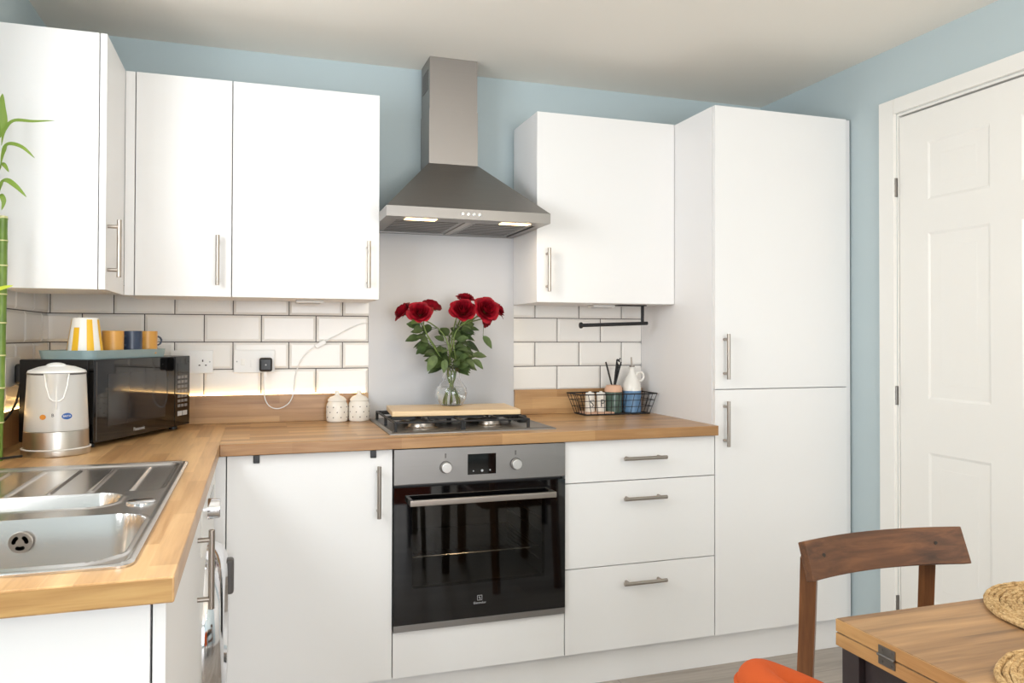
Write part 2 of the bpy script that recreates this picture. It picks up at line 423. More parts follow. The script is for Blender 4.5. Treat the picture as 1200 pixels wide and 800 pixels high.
t = thing('wall_cabinet', 'white square wall cupboard between the hood and the tall cabinet', 'cupboard', (2.03, -.15, WB))
carc(1.7357, XT0, WF+.019, -.006, WB, WT).build('body', M['carcass'], t)
dr = slab(1.7357, XT0-G, WF, WF+.018, WB+.001, WT).build('door', M['cab'], t)
bar_handle(dr, (1.776, WF, 1.411), (1.776, WF, 1.579), OUT)
# under-cupboard lights
for x0, lab in ((.845, 'small white light fixed under the wide cupboard beside the hood'), (2.03, 'small white light fixed under the square cupboard by the tall cabinet')):
    t = thing('cabinet_light', lab, 'light', (x0+.05, -.14, WB), group='under-cupboard lights')
    MB().box(x0, x0+.1, -.17, -.11, WB-.011, WB, .003).build('housing', M['whitepl'], t)
    MB().box(x0+.012, x0+.088, -.162, -.118, WB-.0125, WB-.0105, .0008).build('diffuser', M['paleink'], t)
# tall cabinet
ZT = 2.1082; ZS = 1.0415
t = thing('tall_cabinet', 'tall white two-door larder cabinet next to the blue wall and door', 'cabinet', (2.64, -.3, 0))
MB().box(XT0+.0004, XT1+.004, YF+.02, -.004, ZB-.0, ZT, .0012).build('body', M['carcass'], t)
MB().box(XT1+.0045, 2.966, YF+.010, YF+.026, ZB, ZT, .001).build('filler_panel', M['carcass'], t)
dr = slab(XT0+.002, XT1, YF, YF+.0185, ZS+G, ZT).build('door', M['cab'], t)
bar_handle(dr, (2.376, YF, 1.0805), (2.376, YF, 1.25), OUT)
dr = slab(XT0+.002, XT1, YF, YF+.0185, ZB, ZS-G).build('door', M['cab'], t)
bar_handle(dr, (2.376, YF, .8306), (2.376, YF, .9997), OUT)
# base units, back run
ZD = ZU-.004
t = thing('base_cabinet', 'white corner base cupboard with two small black catches, left of the oven', 'cupboard', (.87, -.3, 0))
MB().box(.64, XO0-.0004, YF+.02, -.02, ZB, ZU-.0005, .001).build('body', M['carcass'], t)
slab(.584, .6232, YF+.001, YF+.019, ZB-.02, ZD).build('filler_panel', M['cab'], t)
dr = slab(.6262, XO0-G, YF, YF+.0185, ZB, ZD).build('door', M['cab'], t)
bar_handle(dr, (1.0845, YF, .655), (1.0845, YF, .822), OUT)
for x in (.7115, 1.069): MB().box(x-.0095, x+.0095, YF-.006, YF-.0002, ZD-.024, ZD, .002).build('catch', M['black'], dr)
t = thing('drawer_cabinet', 'white three-drawer base unit between the oven and the tall cabinet', 'drawers', (2.03, -.3, 0))
MB().box(XO1+.0004, XT0-.0004, YF+.02, -.02, ZB, ZU-.0005, .001).build('body', M['carcass'], t)
for z0, z1, zh in ((.7235+G, ZD, .805), (.4244+G, .7235-G, .6625), (ZB, .4244-G, .3635)):
    dr = slab(XO1+G, XT0-G, YF, YF+.0185, z0, z1).build('drawer', M['cab'], t)
    bar_handle(dr, (1.949, YF, zh), (2.119, YF, zh), OUT)
# oven housing and oven
t = thing('oven_housing', 'white base unit that holds the built-in oven, blank panel below it', 'cupboard', (1.433, -.3, 0))
MB().box(XO0+.0004, XO1-.0004, YF+.02, -.02, ZB, .2745, .001).build('body', M['carcass'], t)
slab(XO0+G, XO1-G, YF, YF+.0185, ZB, .2755).build('front_panel', M['cab'], t)
X0, X1 = XO0+.002, XO1-.003; YO = YF-.012
t = thing('oven', 'built-in electric oven with black glass door and steel control panel', 'oven', (1.433, -.3, .28))
cv = MB()
cx0, cx1, cz0, cz1 = 1.185, 1.672, .40, .70
cv.box(cx0-.02, cx0, YF+.02, -.12, cz0-.02, cz1+.02).box(cx1, cx1+.02, YF+.02, -.12, cz0-.02, cz1+.02).box(cx0, cx1, YF+.02, -.12, cz0-.02, cz0).box(cx0, cx1, YF+.02, -.12, cz1, cz1+.02).box(cx0-.02, cx1+.02, -.12, -.10, cz0-.02, cz1+.02)
cv.build('cavity', M['enamel'], t)
MB().box(X0+.004, X1-.004, YF+.02, -.06, .282, .37).build('body', M['dkgrey'], t)
MB().box(X0+.004, X1-.004, YF+.02, -.06, .73, ZU-.003).build('top_housing', M['dkgrey'], t)
rk = MB(); zr = .498
for y in (-.53, -.16): rk.cyl((cx0+.004, y, zr), (cx1-.004, y, zr), .0028, 8)
for x in (cx0+.006, cx1-.006): rk.cyl((x, -.53, zr), (x, -.16, zr), .0028, 8)
for k in range(1, 26):
    x = cx0+k*(cx1-cx0)/26; rk.cyl((x, -.53, zr), (x, -.16, zr), .0015, 6)
rk.build('wire_rack', M['chrome'], t)
for zz in (.45, .55, .60, .65):
    for x in (cx1-.004, cx0+.004): MB().cyl((x, -.55, zz), (x, -.14, zz), .0032, 8).build('shelf_runner', M['chrome'], t)
cp = MB().box(X0, X1, YO, YF+.02, .7545, ZU-.004, .0015).build('control_panel', M['steel'], t)
MB().box(1.3805, 1.4789, YO-.0015, YO+.002, .777, .8455, .0006).build('display', M['blackgloss'], cp)
for x, z, r in ((1.400, .789, .002), (1.43, .789, .0042), (1.458, .79, .0026)): MB().cyl((x, YO-.0022, z), (x, YO-.0012, z), r, 14).build('display_icon', M['paleink'], cp)
for x in (1.3049, 1.5486):
    k = MB().cyl((x, YO+.001, .8063), (x, YO-.022, .8063), .0175, 32, r2=.0165, bev=.0015).build('knob', M['knob'], cp)
    MB().cyl((x, YO+.0, .8063), (x, YO-.003, .8063), .0205, 32).build('knob_collar', M['dkgrey'], k)
    i_ = MB(); i_.cyl((x, YO-.0008, .8485), (x, YO+.0005, .8485), .003, 12).box(x-.0022, x+.0022, YO-.0008, YO+.0005, .836, .846); i_.build('marking', M['dkgrey'], cp)
# door: black glass frame round a tinted window
DZ0, DZ1 = .3015, .7455
wx0, wx1, wz0, wz1 = 1.195, 1.655, .416, .688
df = MB()
df.box(X0, wx0, YO, YF+.018, DZ0, DZ1).box(wx1, X1, YO, YF+.018, DZ0, DZ1).box(wx0, wx1, YO, YF+.018, DZ0, wz0).box(wx0, wx1, YO, YF+.018, wz1, DZ1)
dr = df.build('door', M['blackgloss'], t, smooth=False)
MB().box(wx0, wx1, YO+.0002, YO+.004, wz0, wz1).build('window', M['ovenglass'], dr, smooth=False)
MB().box(X0, X1, YO, YF+.018, .2795, .3005, .001).build('bottom_trim', M['steel'], dr)
hd = MB(); yh = -.642
hd.box(1.179, 1.681, yh-.007, yh+.007, .6925, .7115, .002)
for x in (1.185, 1.675): hd.box(x-.006, x+.006, yh, YO+.001, .693, .711, .0015)
hd.build('handle', M['nickel'], dr)
lg = MB(); lx, lz, q = 1.4234, .3655, .0085
for a in ((lx-q, lx-q+.0014, lz-q, lz+q), (lx+q-.0014, lx+q, lz-q, lz+q), (lx-q, lx+q, lz-q, lz-q+.0014), (lx-q, lx+q, lz+q-.0014, lz+q)): lg.box(a[0], a[1], YO-.0009, YO+.0002, a[2], a[3])
lg.prism([(lx-.0045, lz), (lx, lz+.0052), (lx+.001, lz+.001)], 'y', YO-.0009, YO+.0002).prism([(lx+.0045, lz), (lx, lz-.0052), (lx-.001, lz-.001)], 'y', YO-.0009, YO+.0002)
lg.build('emblem', M['paleink'], dr)
text_mb('Electrolux', .0105, lambda x, y, z: (lx+x, YO-.0004-z, .349+y)).build('lettering', M['paleink'], dr, smooth=False)
# plinth
tag(MB().box(.63, 2.962, -.551, -.535, 0, ZB-.002, .001).build('plinth', M['cab'], loc=(1.9, -.54, 0)), 'white plinth board along the floor under the base units', 'plinth')
# left run: sink cabinet + washing machine
t = thing('sink_cabinet', 'white base cupboard under the sink, its end panel facing the camera', 'cupboard', (.3, -1.6, 0))
sb = MB(); YS0, YS1 = -1.94, -1.232
sb.box(.02, .5735, YS0, YS0+.018, 0.0, ZU-.0005, .001).box(.02, .57, YS1-.018, YS1, .1, ZU-.0005).box(.02, .57, YS0+.018, YS1-.018, .1, .118).box(.02, .03, YS0+.018, YS1-.018, .118, ZU-.0005)
sb.build('body', M['carcass'], t)
dr = slab(.5765, .5935, YS0, YS1-G, ZB, ZD).build('door', M['cab'], t)
bar_handle(dr, (.5935, -1.33, .655), (.5935, -1.33, .823), (1, 0, 0), st=.028)
MB().box(.50, .515, YS0+.018, YS1, 0, .1).build('kickboard', M['cab'], t)

WXF = .592
t = thing('washing_machine', 'white front-loading washing machine under the worktop beside the sink cupboard', 'washing machine', (.3, -.975, 0))
MB().box(.02, WXF, -1.226, -.615, .0, .862, .006).build('body', M['whitepl'], t)
yc, zc = -.92, .475
Rx = Matrix.Rotation(PI/2, 4, 'Y')
MB().lathe([(.150, 0.0), (.150, .036), (.158, .046), (.182, .048), (.206, .036), (.221, .012), (.222, 0)], (WXF-.001, yc, zc), 64, Rx).build('door_ring', M['chrome'], t)
MB().lathe([(.150, .03), (.12, .022), (.06, .012), (0, .01)], (WXF-.001, yc, zc), 64, Rx).build('door_glass', M['blackgloss'], t)
MB().box(WXF+.024, WXF+.060, -.752, -.715, .50, .60, .008, 3).build('door_grip', M['dkgrey'], t)
MB().box(WXF-.001, WXF+.004, -1.215, -.625, .735, .85, .003).build('control_panel', M['whitepl'], t)
MB().cyl((WXF, -1.0, .80), (WXF+.034, -1.0, .80), .027, 32, r2=.024, bev=.003).build('knob', M['chrome'], t)
MB().box(WXF+.003, WXF+.0048, -.90, -.74, .775, .815, .001).build('display', M['blackgloss'], t)

# worktops (two joined pieces), upstands
def worktop(name, label, xs, ys, cells, m, bev_test):
    b = MB(); bm = b.bm
    vs = {}
    def V(i, j):
        if (i, j) not in vs: vs[(i, j)] = bm.verts.new((xs[i], ys[j], T))
        return vs[(i, j)]
    for i, j in cells: bm.faces.new((V(i, j), V(i+1, j), V(i+1, j+1), V(i, j+1)))
    top = bm.faces[:]
    r = bmesh.ops.extrude_face_region(bm, geom=top)
    nv = [e for e in r['geom'] if isinstance(e, bmesh.types.BMVert)]
    bmesh.ops.translate(bm, vec=(0, 0, ZU-T), verts=nv)
    bmesh.ops.recalc_face_normals(bm, faces=bm.faces)
    es = [e for e in bm.edges if len(e.link_faces) == 2 and e.calc_face_angle(0) > 1 and bev_test((e.verts[0].co+e.verts[1].co)/2)]
    bmesh.ops.bevel(bm, geom=es, offset=.0028, segments=3, affect='EDGES', profile=.5)
    return tag(b.build(name, m, loc=(xs[0], ys[0], ZU)), label, 'worktop')
SX0, SX1, SY0, SY1 = .055, .5452, -1.9005, -.9335       # sink outline
hx0, hx1, hy0, hy1 = SX0+.012, SX1-.012, SY0+.012, SY1-.012
cells = [(i, j) for i in range(3) for j in range(3) if not (i == 1 and j == 1)]
worktop('worktop', 'oak block worktop around the steel sink', [.001, hx0, hx1, XL], [YE, hy0, hy1, -.001], cells, M['oak_y'], lambda c: c.y < YE+.001 or c.x > XL-.001)
MB().box(.003, XL-.0025, YE-.0009, YE+.0005, ZU+.0025, T-.0025, .0003).build('edge_band', M['oak_band'], C.objects['worktop'])
worktop('worktop', 'oak block worktop along the back wall under the hob', [XL+.0003, XT0-.001], [YW, -.001], [(0, 0)], M['oak_x'], lambda c: c.y < YW+.001)
# the back worktop's front nose that laps the tall cabinet
def upst(x0, x1, lab):
    tag(MB().box(x0, x1, -.0167, -.0046, T+.0002, ZUP, .0015).build('worktop_upstand', M['oak_up'], loc=(x0, 0, T)), lab, 'upstand')
upst(.004, 1.1305, 'oak upstand strip behind the microwave and the cream jars')
upst(1.7395, XT0-.001, 'oak upstand strip behind the wire basket')
tag(MB().box(.013, .0235, -1.955, -.0175, T+.0002, ZUP, .0015).build('worktop_upstand', M['oak_upl'], loc=(0, -1, T)), 'oak upstand strip along the side wall behind the bamboo and kettle', 'upstand')
tag(MB().box(1.1316, 1.7382, -.0045, .0075, T+.0003, 1.70, .0008).build('splashback', M['splash'], loc=(1.43, 0, T)), 'plain pale grey splashback panel behind the roses', 'splashback')

# LED strips on the upstands
def led(name, pts, lab):
    t_ = thing(name, lab, 'light strip', pts[0], group='warm light strips')
    a, b2 = Vector(pts[0]), Vector(pts[1])
    w = .0035
    MB().box(min(a.x, b2.x)-w, max(a.x, b2.x)+w, min(a.y, b2.y)-w, max(a.y, b2.y)+w, ZUP+.0003, ZUP+.0016).build('tape', M['ledbody'], t_)
    MB().box(min(a.x, b2.x)-w*.7, max(a.x, b2.x)+w*.7, min(a.y, b2.y)-w*.7, max(a.y, b2.y)+w*.7, ZUP+.0016, ZUP+.0036).build('diodes', M['led'], t_)
led('led_strip', ((.03, -.0105, ZUP), (1.115, -.0105, ZUP)), 'glowing warm light strip along the back upstand behind the microwave')
led('led_strip', ((.0185, -1.9, ZUP), (.0185, -.03, ZUP)), 'glowing warm light strip along the side-wall upstand by the bamboo')

# ------------------------------------------------------------------ cooker hood
t = thing('cooker_hood', 'stainless steel chimney cooker hood over the hob', 'cooker hood', (1.43, -.2, 1.65))
hx0, hx1, hyf, hz0, hz1 = 1.128, 1.7262, -.465, 1.650, 1.686
cx0, cx1, cyf, cz = 1.3385, 1.534, -.165, 1.908
# canopy shell: lip and pyramid
def P4(x0, x1, yf, yb, z): return [(x0, yf, z), (x1, yf, z), (x1, yb, z), (x0, yb, z)]
yb = -.006
V = P4(hx0, hx1, hyf, yb, hz0)+P4(hx0, hx1, hyf, yb, hz1)+P4(cx0-.002, cx1+.002, cyf-.002, yb, cz)
F = []
for q in (0, 4):
    for j in range(4): F.append((q+j, q+(j+1) % 4, q+4+(j+1) % 4, q+4+j))
F.append((8, 9, 10, 11))
b = MB().raw(V, F)
# underside rim
r0 = P4(hx0, hx1, hyf, yb, hz0); r1 = P4(hx0+.028, hx1-.028, hyf+.085, yb-.02, hz0); r2 = P4(hx0+.028, hx1-.028, hyf+.085, yb-.02, hz0+.008)
b.raw(r0+r1+r2, [(0, 1, 5, 4), (1, 2, 6, 5), (2, 3, 7, 6), (3, 0, 4, 7), (4, 5, 9, 8), (5, 6, 10, 9), (6, 7, 11, 10), (7, 4, 8, 11)])
bmesh.ops.remove_doubles(b.bm, verts=b.bm.verts, dist=.0001); bmesh.ops.recalc_face_normals(b.bm, faces=b.bm.faces)
b.build('canopy', M['steel'], t, ang=20)
fl = MB().box(cx0, cx1, cyf, yb, cz-.004, 2.12, .001).build('flue', M['steelz'], t)
MB().box(cx0+.002, cx1-.002, cyf+.002, yb, 2.12, ZC-.0005, .0008).build('flue_upper', M['steelz'], t)
vn = MB()
for i in range(7):
    z = 2.275-i*.012
    vn.box(cx0+.0005, cx0+.004, cyf+.03, yb-.03, z, z+.006)
vn.build('vent', M['ventgrey'], t)
mid = (hx0+hx1)/2+.015
for x0, x1 in ((hx0+.032, mid-.012), (mid+.012, hx1-.032)):
    f = MB().box(x0, x1, hyf+.088, yb-.024, hz0+.004, hz0+.01, .001).build('filter', M['steel'], t)
    s = MB()
    for i in range(9):
        y = hyf+.12+i*.034; s.box(x0+.02, x1-.02, y, y+.004, hz0+.0025, hz0+.0045)
    s.build('filter_slot', M['dkgrey'], f)
MB().box(mid-.012, mid+.012, hyf+.085, yb-.022, hz0+.001, hz0+.011, .001).build('filter_bar', M['nickel'], t)
for x in (1.255, 1.604):
    lm = MB().box(x-.055, x+.055, hyf+.022, hyf+.066, hz0-.003, hz0+.004, .0015).build('lamp', M['lamp'], t)
    MB().box(x-.062, x+.062, hyf+.016, hyf+.072, hz0-.0012, hz0+.004, .0008).build('lamp_frame', M['nickel'], t)
for i in range(4):
    x = 1.396+i*.0205; MB().cyl((x, hyf+.001, 1.669), (x, hyf-.004, 1.669), .0062, 18, bev=.001).build('button', M['chrome'], t)

# ------------------------------------------------------------------ hob
t = thing('gas_hob', 'stainless steel gas hob with black pan supports under the chopping board', 'hob', (1.425, -.3, T))
hb = MB(); a0, a1, b0, b1 = 1.13, 1.72, -.543, -.05
V = P4(a0, a1, b0, b1, T+.0004)+P4(a0, a1, b0, b1, T+.004)+P4(a0+.012, a1-.012, b0+.012, b1-.012, T+.0085)+P4(a0+.02, a1-.02, b0+.02, b1-.02, T+.0045)
F = [(3, 2, 1, 0)]
for q in (0, 4, 8):
    for j in range(4): F.append((q+j, q+(j+1) % 4, q+4+(j+1) % 4, q+4+j))
F.append((12, 13, 14, 15))
hb.raw(V, F); bmesh.ops.recalc_face_normals(hb.bm, faces=hb.bm.faces)
hb.build('hob_plate', M['steel'], t, ang=15)
BUR = ((1.265, -.40, .046), (1.265, -.19, .036), (1.515, -.40, .036), (1.515, -.19, .03))
for x, y, r in BUR:
    bu = MB().lathe([(r*1.25, T+.0045), (r*1.25, T+.008), (r*1.05, T+.012), (r, T+.02), (r, T+.024), (0, T+.024)], (x, y, 0), 36).build('burner', M['nickel'], t)
    MB().lathe([(r*.9, T+.024), (r*.92, T+.03), (r*.6, T+.034), (0, T+.035)], (x, y, 0), 36).build('burner_cap', M['blackmatt'], bu)
ZG = T+.0385
for xa, xb in ((1.155, 1.387), (1.393, 1.628)):
    g = MB(); ya, yb_ = -.505, -.085; s = .005
    for x in (xa, xb): g.box(x-s, x+s, ya, yb_, ZG-.006, ZG+.0, .002)
    for y in (ya, yb_, (ya+yb_)/2): g.box(xa, xb, y-s, y+s, ZG-.006, ZG+.0, .002)
    for x in (xa, xb):
        for y in (ya, yb_, (ya+yb_)/2): g.box(x-s, x+s, y-s, y+s, T+.005, ZG, .0015)
    for bx_, by_, r in BUR:
        if xa < bx_ < xb:
            for k in range(4):
                a = k*PI/2; dx, dy = math.cos(a), math.sin(a)
                ex = (xb-bx_ if dx > .5 else bx_-xa) if abs(dx) > .5 else min(.105, abs((yb_ if dy > 0 else ya)-by_))
                p0 = (bx_+dx*.022, by_+dy*.022); p1 = (bx_+dx*ex, by_+dy*ex)
                g.box(min(p0[0], p1[0])-(.004 if abs(dy) > .5 else 0), max(p0[0], p1[0])+(.004 if abs(dy) > .5 else 0), min(p0[1], p1[1])-(.004 if abs(dx) > .5 else 0), max(p0[1], p1[1])+(.004 if abs(dx) > .5 else 0), ZG-.004, ZG+.006, .0015)
    g.build('pan_support', M['blackmatt'], t)
for i in range(4):
    MB().lathe([(.021, T+.0045), (.021, T+.007), (.017, T+.009), (.0155, T+.026), (.012, T+.029), (0, T+.029)], (1.672, -.14-i*.058, 0), 28).build('knob', M['blackmatt'], t)

# chopping board, vase, roses
BZ0, BZ1 = ZG+.0064, ZG+.0245
cbm = Matrix.Translation((1.405, -.276, 0)) @ Matrix.Rotation(math.radians(-4.8), 4, 'Z')
tag(MB().box(-.2325, .2325, -.1325, .1325, 0, BZ1-BZ0, .002).build('chopping_board', M['board']), 'pale wooden chopping board lying across the gas hob', 'chopping board')
o = C.objects['chopping_board']; o.location = (1.405, -.276, BZ0); o.rotation_euler[2] = math.radians(-4.8)
VX, VY = 1.423, -.195; VZ = BZ1+.0004
t = thing('glass_vase', 'clear round-bellied glass vase holding the red roses', 'vase', (VX, VY, VZ))
po = [(0, 0), (.036, 0), (.044, .004), (.056, .022), (.0615, .046), (.058, .066), (.046, .084), (.036, .096), (.0325, .108), (.033, .125), (.037, .145), (.043, .162)]
pi_ = [(r-.0026 if r > .01 else r, z) for r, z in po[::-1]][:-2]
MB().lathe(po+[(.0425, .1635), (.041, .1632)]+pi_[1:]+[(.034, .0055), (0, .0055)], (VX, VY, VZ), 56).build('vessel', M['glass'], t)
MB().lathe([(0, .0062), (.033, .0062), (.0412, .0095), (.0528, .024), (.0583, .046), (.0548, .064), (.0525, .069), (0, .069)], (VX, VY, VZ), 56).build('water', M['water'], t)

def petal(bm, c, ax, ang, half, rl, h, curl, th, nz=7, na=9, wav=0.0):
    """one curved petal on the bloom axis ax at c"""
    q = ax.to_track_quat('Z', 'Y'); vs = []
    for j in range(nz):
        v = j/(nz-1); row = []
        for i in range(na):
            a = i/(na-1)*2-1
            w = math.sin(PI*min(1, .12+v*.62))**.7
            an = ang+a*half*w
            tip = 1-.22*a*a*v
            vv = v*tip
            r = rl*(.18+.82*math.sin(min(1, vv*1.15)*PI/2)**.8)+curl*vv**3+wav*math.sin(a*5+ang*3)*v
            z = h*vv-curl*.75*vv**4+.3*wav*math.cos(a*4+ang)*v
            row.append(bm.verts.new(c+q @ Vector((r*math.cos(an), r*math.sin(an), z))))
        vs.append(row)
    for j in range(nz-1):
        for i in range(na-1): bm.faces.new((vs[j][i], vs[j][i+1], vs[j+1][i+1], vs[j+1][i]))
def leaf(bm, base, d_, L_, W, droop=.3, up=Vector((0, 0, 1)), n=9, fold=.25):
    d_ = Vector(d_).normalized(); side = d_.cross(up)
    if side.length < .05: side = d_.orthogonal()
    side.normalize(); nrm = side.cross(d_).normalized()
    rows = []
    for i in range(n):
        s = i/(n-1); w = W*.5*math.sin(PI*s**.8)**.85*(1+.06*(i % 2)) if 0 < i < n-1 else .0004
        c = Vector(base)+d_*L_*s+Vector((0, 0, -1))*droop*L_*s*s
        rows.append([bm.verts.new(c-side*w+nrm*w*fold), bm.verts.new(c-side*w*.5+nrm*w*fold*.35), bm.verts.new(c), bm.verts.new(c+side*w*.5+nrm*w*fold*.35), bm.verts.new(c+side*w+nrm*w*fold)])
    for A, B_ in zip(rows, rows[1:]):
        for k in range(4): bm.faces.new((A[k], A[k+1], B_[k+1], B_[k]))
def bez(p0, p1, p2, p3, n=16):
    p0, p1, p2, p3 = map(Vector, (p0, p1, p2, p3))
    return [p0*(1-u)**3+p1*3*u*(1-u)**2+p2*3*u*u*(1-u)+p3*u**3 for u in [i/(n-1) for i in range(n)]]
ROSES = [  # bloom centre, facing, radius, label
    ((1.236, -.165, 1.338), (-.75, -.15, .62), .037, 'red rose at the far left of the bunch, half turned away'),
    ((1.293, -.225, 1.332), (-.15, -.85, .5), .040, 'open red rose facing front on the left side of the bunch'),
    ((1.352, -.17, 1.358), (.35, .3, .9), .036, 'red rose seen from its green sepals, third from the left'),
    ((1.490, -.16, 1.392), (.1, -.35, .93), .032, 'topmost small red rose standing above the others'),
    ((1.460, -.235, 1.343), (-.1, -.8, .6), .046, 'large open red rose in the middle just below the topmost one'),
    ((1.556, -.235, 1.345), (.15, -.92, .35), .045, 'large open red rose facing front right of the middle one'),
    ((1.620, -.175, 1.346), (.8, -.3, .5), .034, 'small red rose at the far right of the bunch'),
    ((1.575, -.175, 1.305), (.55, -.55, -.2), .030, 'dark red rose nodding low behind the large right rose'),
]
rng = random.Random(11)
for idx, (c, f, R, lab) in enumerate(ROSES):
    c = Vector(c); ax = Vector(f).normalized()
    a = idx*2*PI/8+.4
    foot = Vector((VX+.026*math.cos(a+2.6), VY+.026*math.sin(a+2.6), VZ+.0095+.004*(idx % 3)))
    neck = Vector((VX+.016*math.cos(a), VY+.016*math.sin(a), VZ+.118))
    t = thing('rose', lab, 'rose', foot, group='red roses in the vase')
    base = c-ax*R*.62
    pts = bez(foot, foot+Vector((0, 0, .03)), neck-Vector((0, 0, .03)), neck, 7)[:-1]+bez(neck, neck+Vector(((base.x-VX)*.25, (base.y-VY)*.25, .08)), base-Vector((ax.x*.3, ax.y*.3, .055)), base, 12)
    MB().tube(pts, .0026, 8).build('stem', M['stem'], t)
    b = MB(); bm = b.bm
    for lay, (n, rl, h, curl) in enumerate([(3, .12, 1.05, .0), (3, .25, 1.12, .02), (4, .40, 1.14, .08), (5, .56, 1.08, .18), (5, .70, .98, .30), (6, .80, .82, .44)]):
        for k in range(n):
            petal(bm, base, ax, 2*PI*k/n+lay*.9+rng.uniform(-.15, .15), PI/n*(1.5 if lay > 1 else 1.2), R*rl*rng.uniform(.94, 1.05), R*h*rng.uniform(.95, 1.04), R*curl*rng.uniform(.8, 1.2), 0, wav=R*.04)
    b.build('bloom', M['red'], t, ang=80)
    b = MB(); b.ball(base, .0075, seg=12)
    for k in range(5):
        q = ax.to_track_quat('Z', 'Y'); dd = q @ Vector((math.cos(k*1.257), math.sin(k*1.257), .35))
        leaf(b.bm, base, dd, .026, .009, .2, up=ax)
    b.build('sepals', M['stem'], t, ang=80)
    b = MB()
    up_pts = pts[7:]
    for q in range(15):
        i = rng.randrange(0, 8); p = up_pts[i]
        ao = math.atan2(base.y-VY, base.x-VX)+rng.uniform(-1.5, 1.5)
        dd = Vector((math.cos(ao), math.sin(ao)*.7-.25, rng.uniform(-.15, .75)))
        L_ = rng.uniform(.042, .066)
        pb = p+dd.normalized()*.022
        b.tube([p, pb], .001, 5)
        upv = Vector((rng.uniform(-.4, .4), -rng.uniform(.5, 1.4), rng.uniform(.4, 1)))
        leaf(b.bm, pb, dd, L_, L_*.62, rng.uniform(.15, .5), up=upv)
    EX = {0: [((1.30, -.2, 1.235), (-1, -.2, -.12), .062), ((1.32, -.21, 1.20), (-.8, -.3, -.45), .05)], 1: [((1.355, -.23, 1.165), (-.6, -.3, -.8), .065), ((1.33, -.2, 1.21), (-1, -.1, -.25), .05)],
          5: [((1.50, -.22, 1.165), (1, -.2, .05), .055), ((1.50, -.23, 1.15), (.5, -.3, -.45), .05)], 7: [((1.545, -.21, 1.24), (.5, -.3, -.7), .055)], 6: [((1.47, -.23, 1.15), (.35, -.4, -.3), .05)], 2: [((1.39, -.23, 1.15), (-.2, -.4, -.85), .05)]}
    for p, dd, L_ in EX.get(idx, []):
        near = min(up_pts, key=lambda q: (q-Vector(p)).length)
        b.tube([near, p], .001, 5); leaf(b.bm, p, dd, L_, L_*.55, .15, up=Vector((0, -1, .8)))
    b.build('leaves', M['green'], t, ang=80)

# ------------------------------------------------------------------ sink
t = thing('sink', 'stainless steel inset sink with one and a half bowls and ridged drainer', 'sink', (.3, -1.41, T))
def rr_sdf(x, y, x0, x1, y0, y1, r):
    cx, cy = (x0+x1)/2, (y0+y1)/2; qx = abs(x-cx)-(x1-x0)/2+r; qy = abs(y-cy)-(y1-y0)/2+r
    return math.hypot(max(qx, 0), max(qy, 0))+min(max(qx, qy), 0)-r
def sst(a, b_, x):
    u = min(1, max(0, (x-a)/(b_-a))); return u*u*(3-2*u)
BOWL = (.085, .522, -1.868, -1.556, .06, .155); HALF = (.085, .450, -1.470, -1.342, .045, .10); DRN = (.085, .523, -1.316, -.955, .03)
RID = [.155, .2285, .305, .3835, .460]
def sink_z(x, y):
    z = .0035
    e = rr_sdf(x, y, SX0, SX1, SY0, SY1, .03)
    z += .0028*(1-abs(min(1, max(-1, (e+.006)/.006))))
    for (x0, x1, y0, y1, r, dp) in (BOWL, HALF):
        s_d = rr_sdf(x, y, x0, x1, y0, y1, r)
        z += .0018*math.exp(-((s_d-.006)/.005)**2)
        u = sst(.004, -.030, s_d) if False else min(1, max(0, (.003-s_d)/.036))
        prof = 1-(1-u)**2.2
        prof = u*u*(3-2*u)*.35+prof*.65
        z -= dp*prof
    s_d = rr_sdf(x, y, *DRN)
    z -= .0045*sst(.003, -.006, s_d)
    if s_d < -.006:
        for xr in RID:
            ye = max(-1.302, -1.302); 
            if y < -.985: z += .0042*math.exp(-((x-xr)/.0035)**2)*sst(-1.306, -1.292, y)*sst(-.985, -1.0, y)
    return T+max(z, -.2)
def xsamp(a, b_, n): return [a+(b_-a)*i/n for i in range(n+1)]
xs = xsamp(SX0, SX1, 150); ys = xsamp(SY0, SY1, 230)
b = MB(); bm = b.bm; rows = []
for y in ys: rows.append([bm.verts.new((x, y, sink_z(x, y))) for x in xs])
for j in range(len(ys)-1):
    for i in range(len(xs)-1):
        bm.faces.new((rows[j][i], rows[j][i+1], rows[j+1][i+1], rows[j+1][i]))
# round the outer corners and give the rim a skirt
for v in bm.verts:
    for cx_, sx_ in ((SX0, 1), (SX1, -1)):
        for cy_, sy_ in ((SY0, 1), (SY1, -1)):
            r = .022; dx = (v.co.x-cx_)*sx_; dy = (v.co.y-cy_)*sy_
            if dx < r and dy < r:
                ux, uy = r-dx, r-dy; m_ = max(ux, uy)
                h_ = math.hypot(ux, uy)
                if h_ > 1e-6:
                    k = m_/h_; v.co.x = cx_+sx_*(r-ux*k); v.co.y = cy_+sy_*(r-uy*k)
edge = [e for e in bm.edges if len(e.link_faces) == 1]
r = bmesh.ops.extrude_edge_only(bm, edges=edge)
for v in r['geom']:
    if isinstance(v, bmesh.types.BMVert): v.co.z = T+.0003
bmesh.ops.recalc_face_normals(bm, faces=bm.faces)
b.build('basin', M['sink'], t, ang=60)
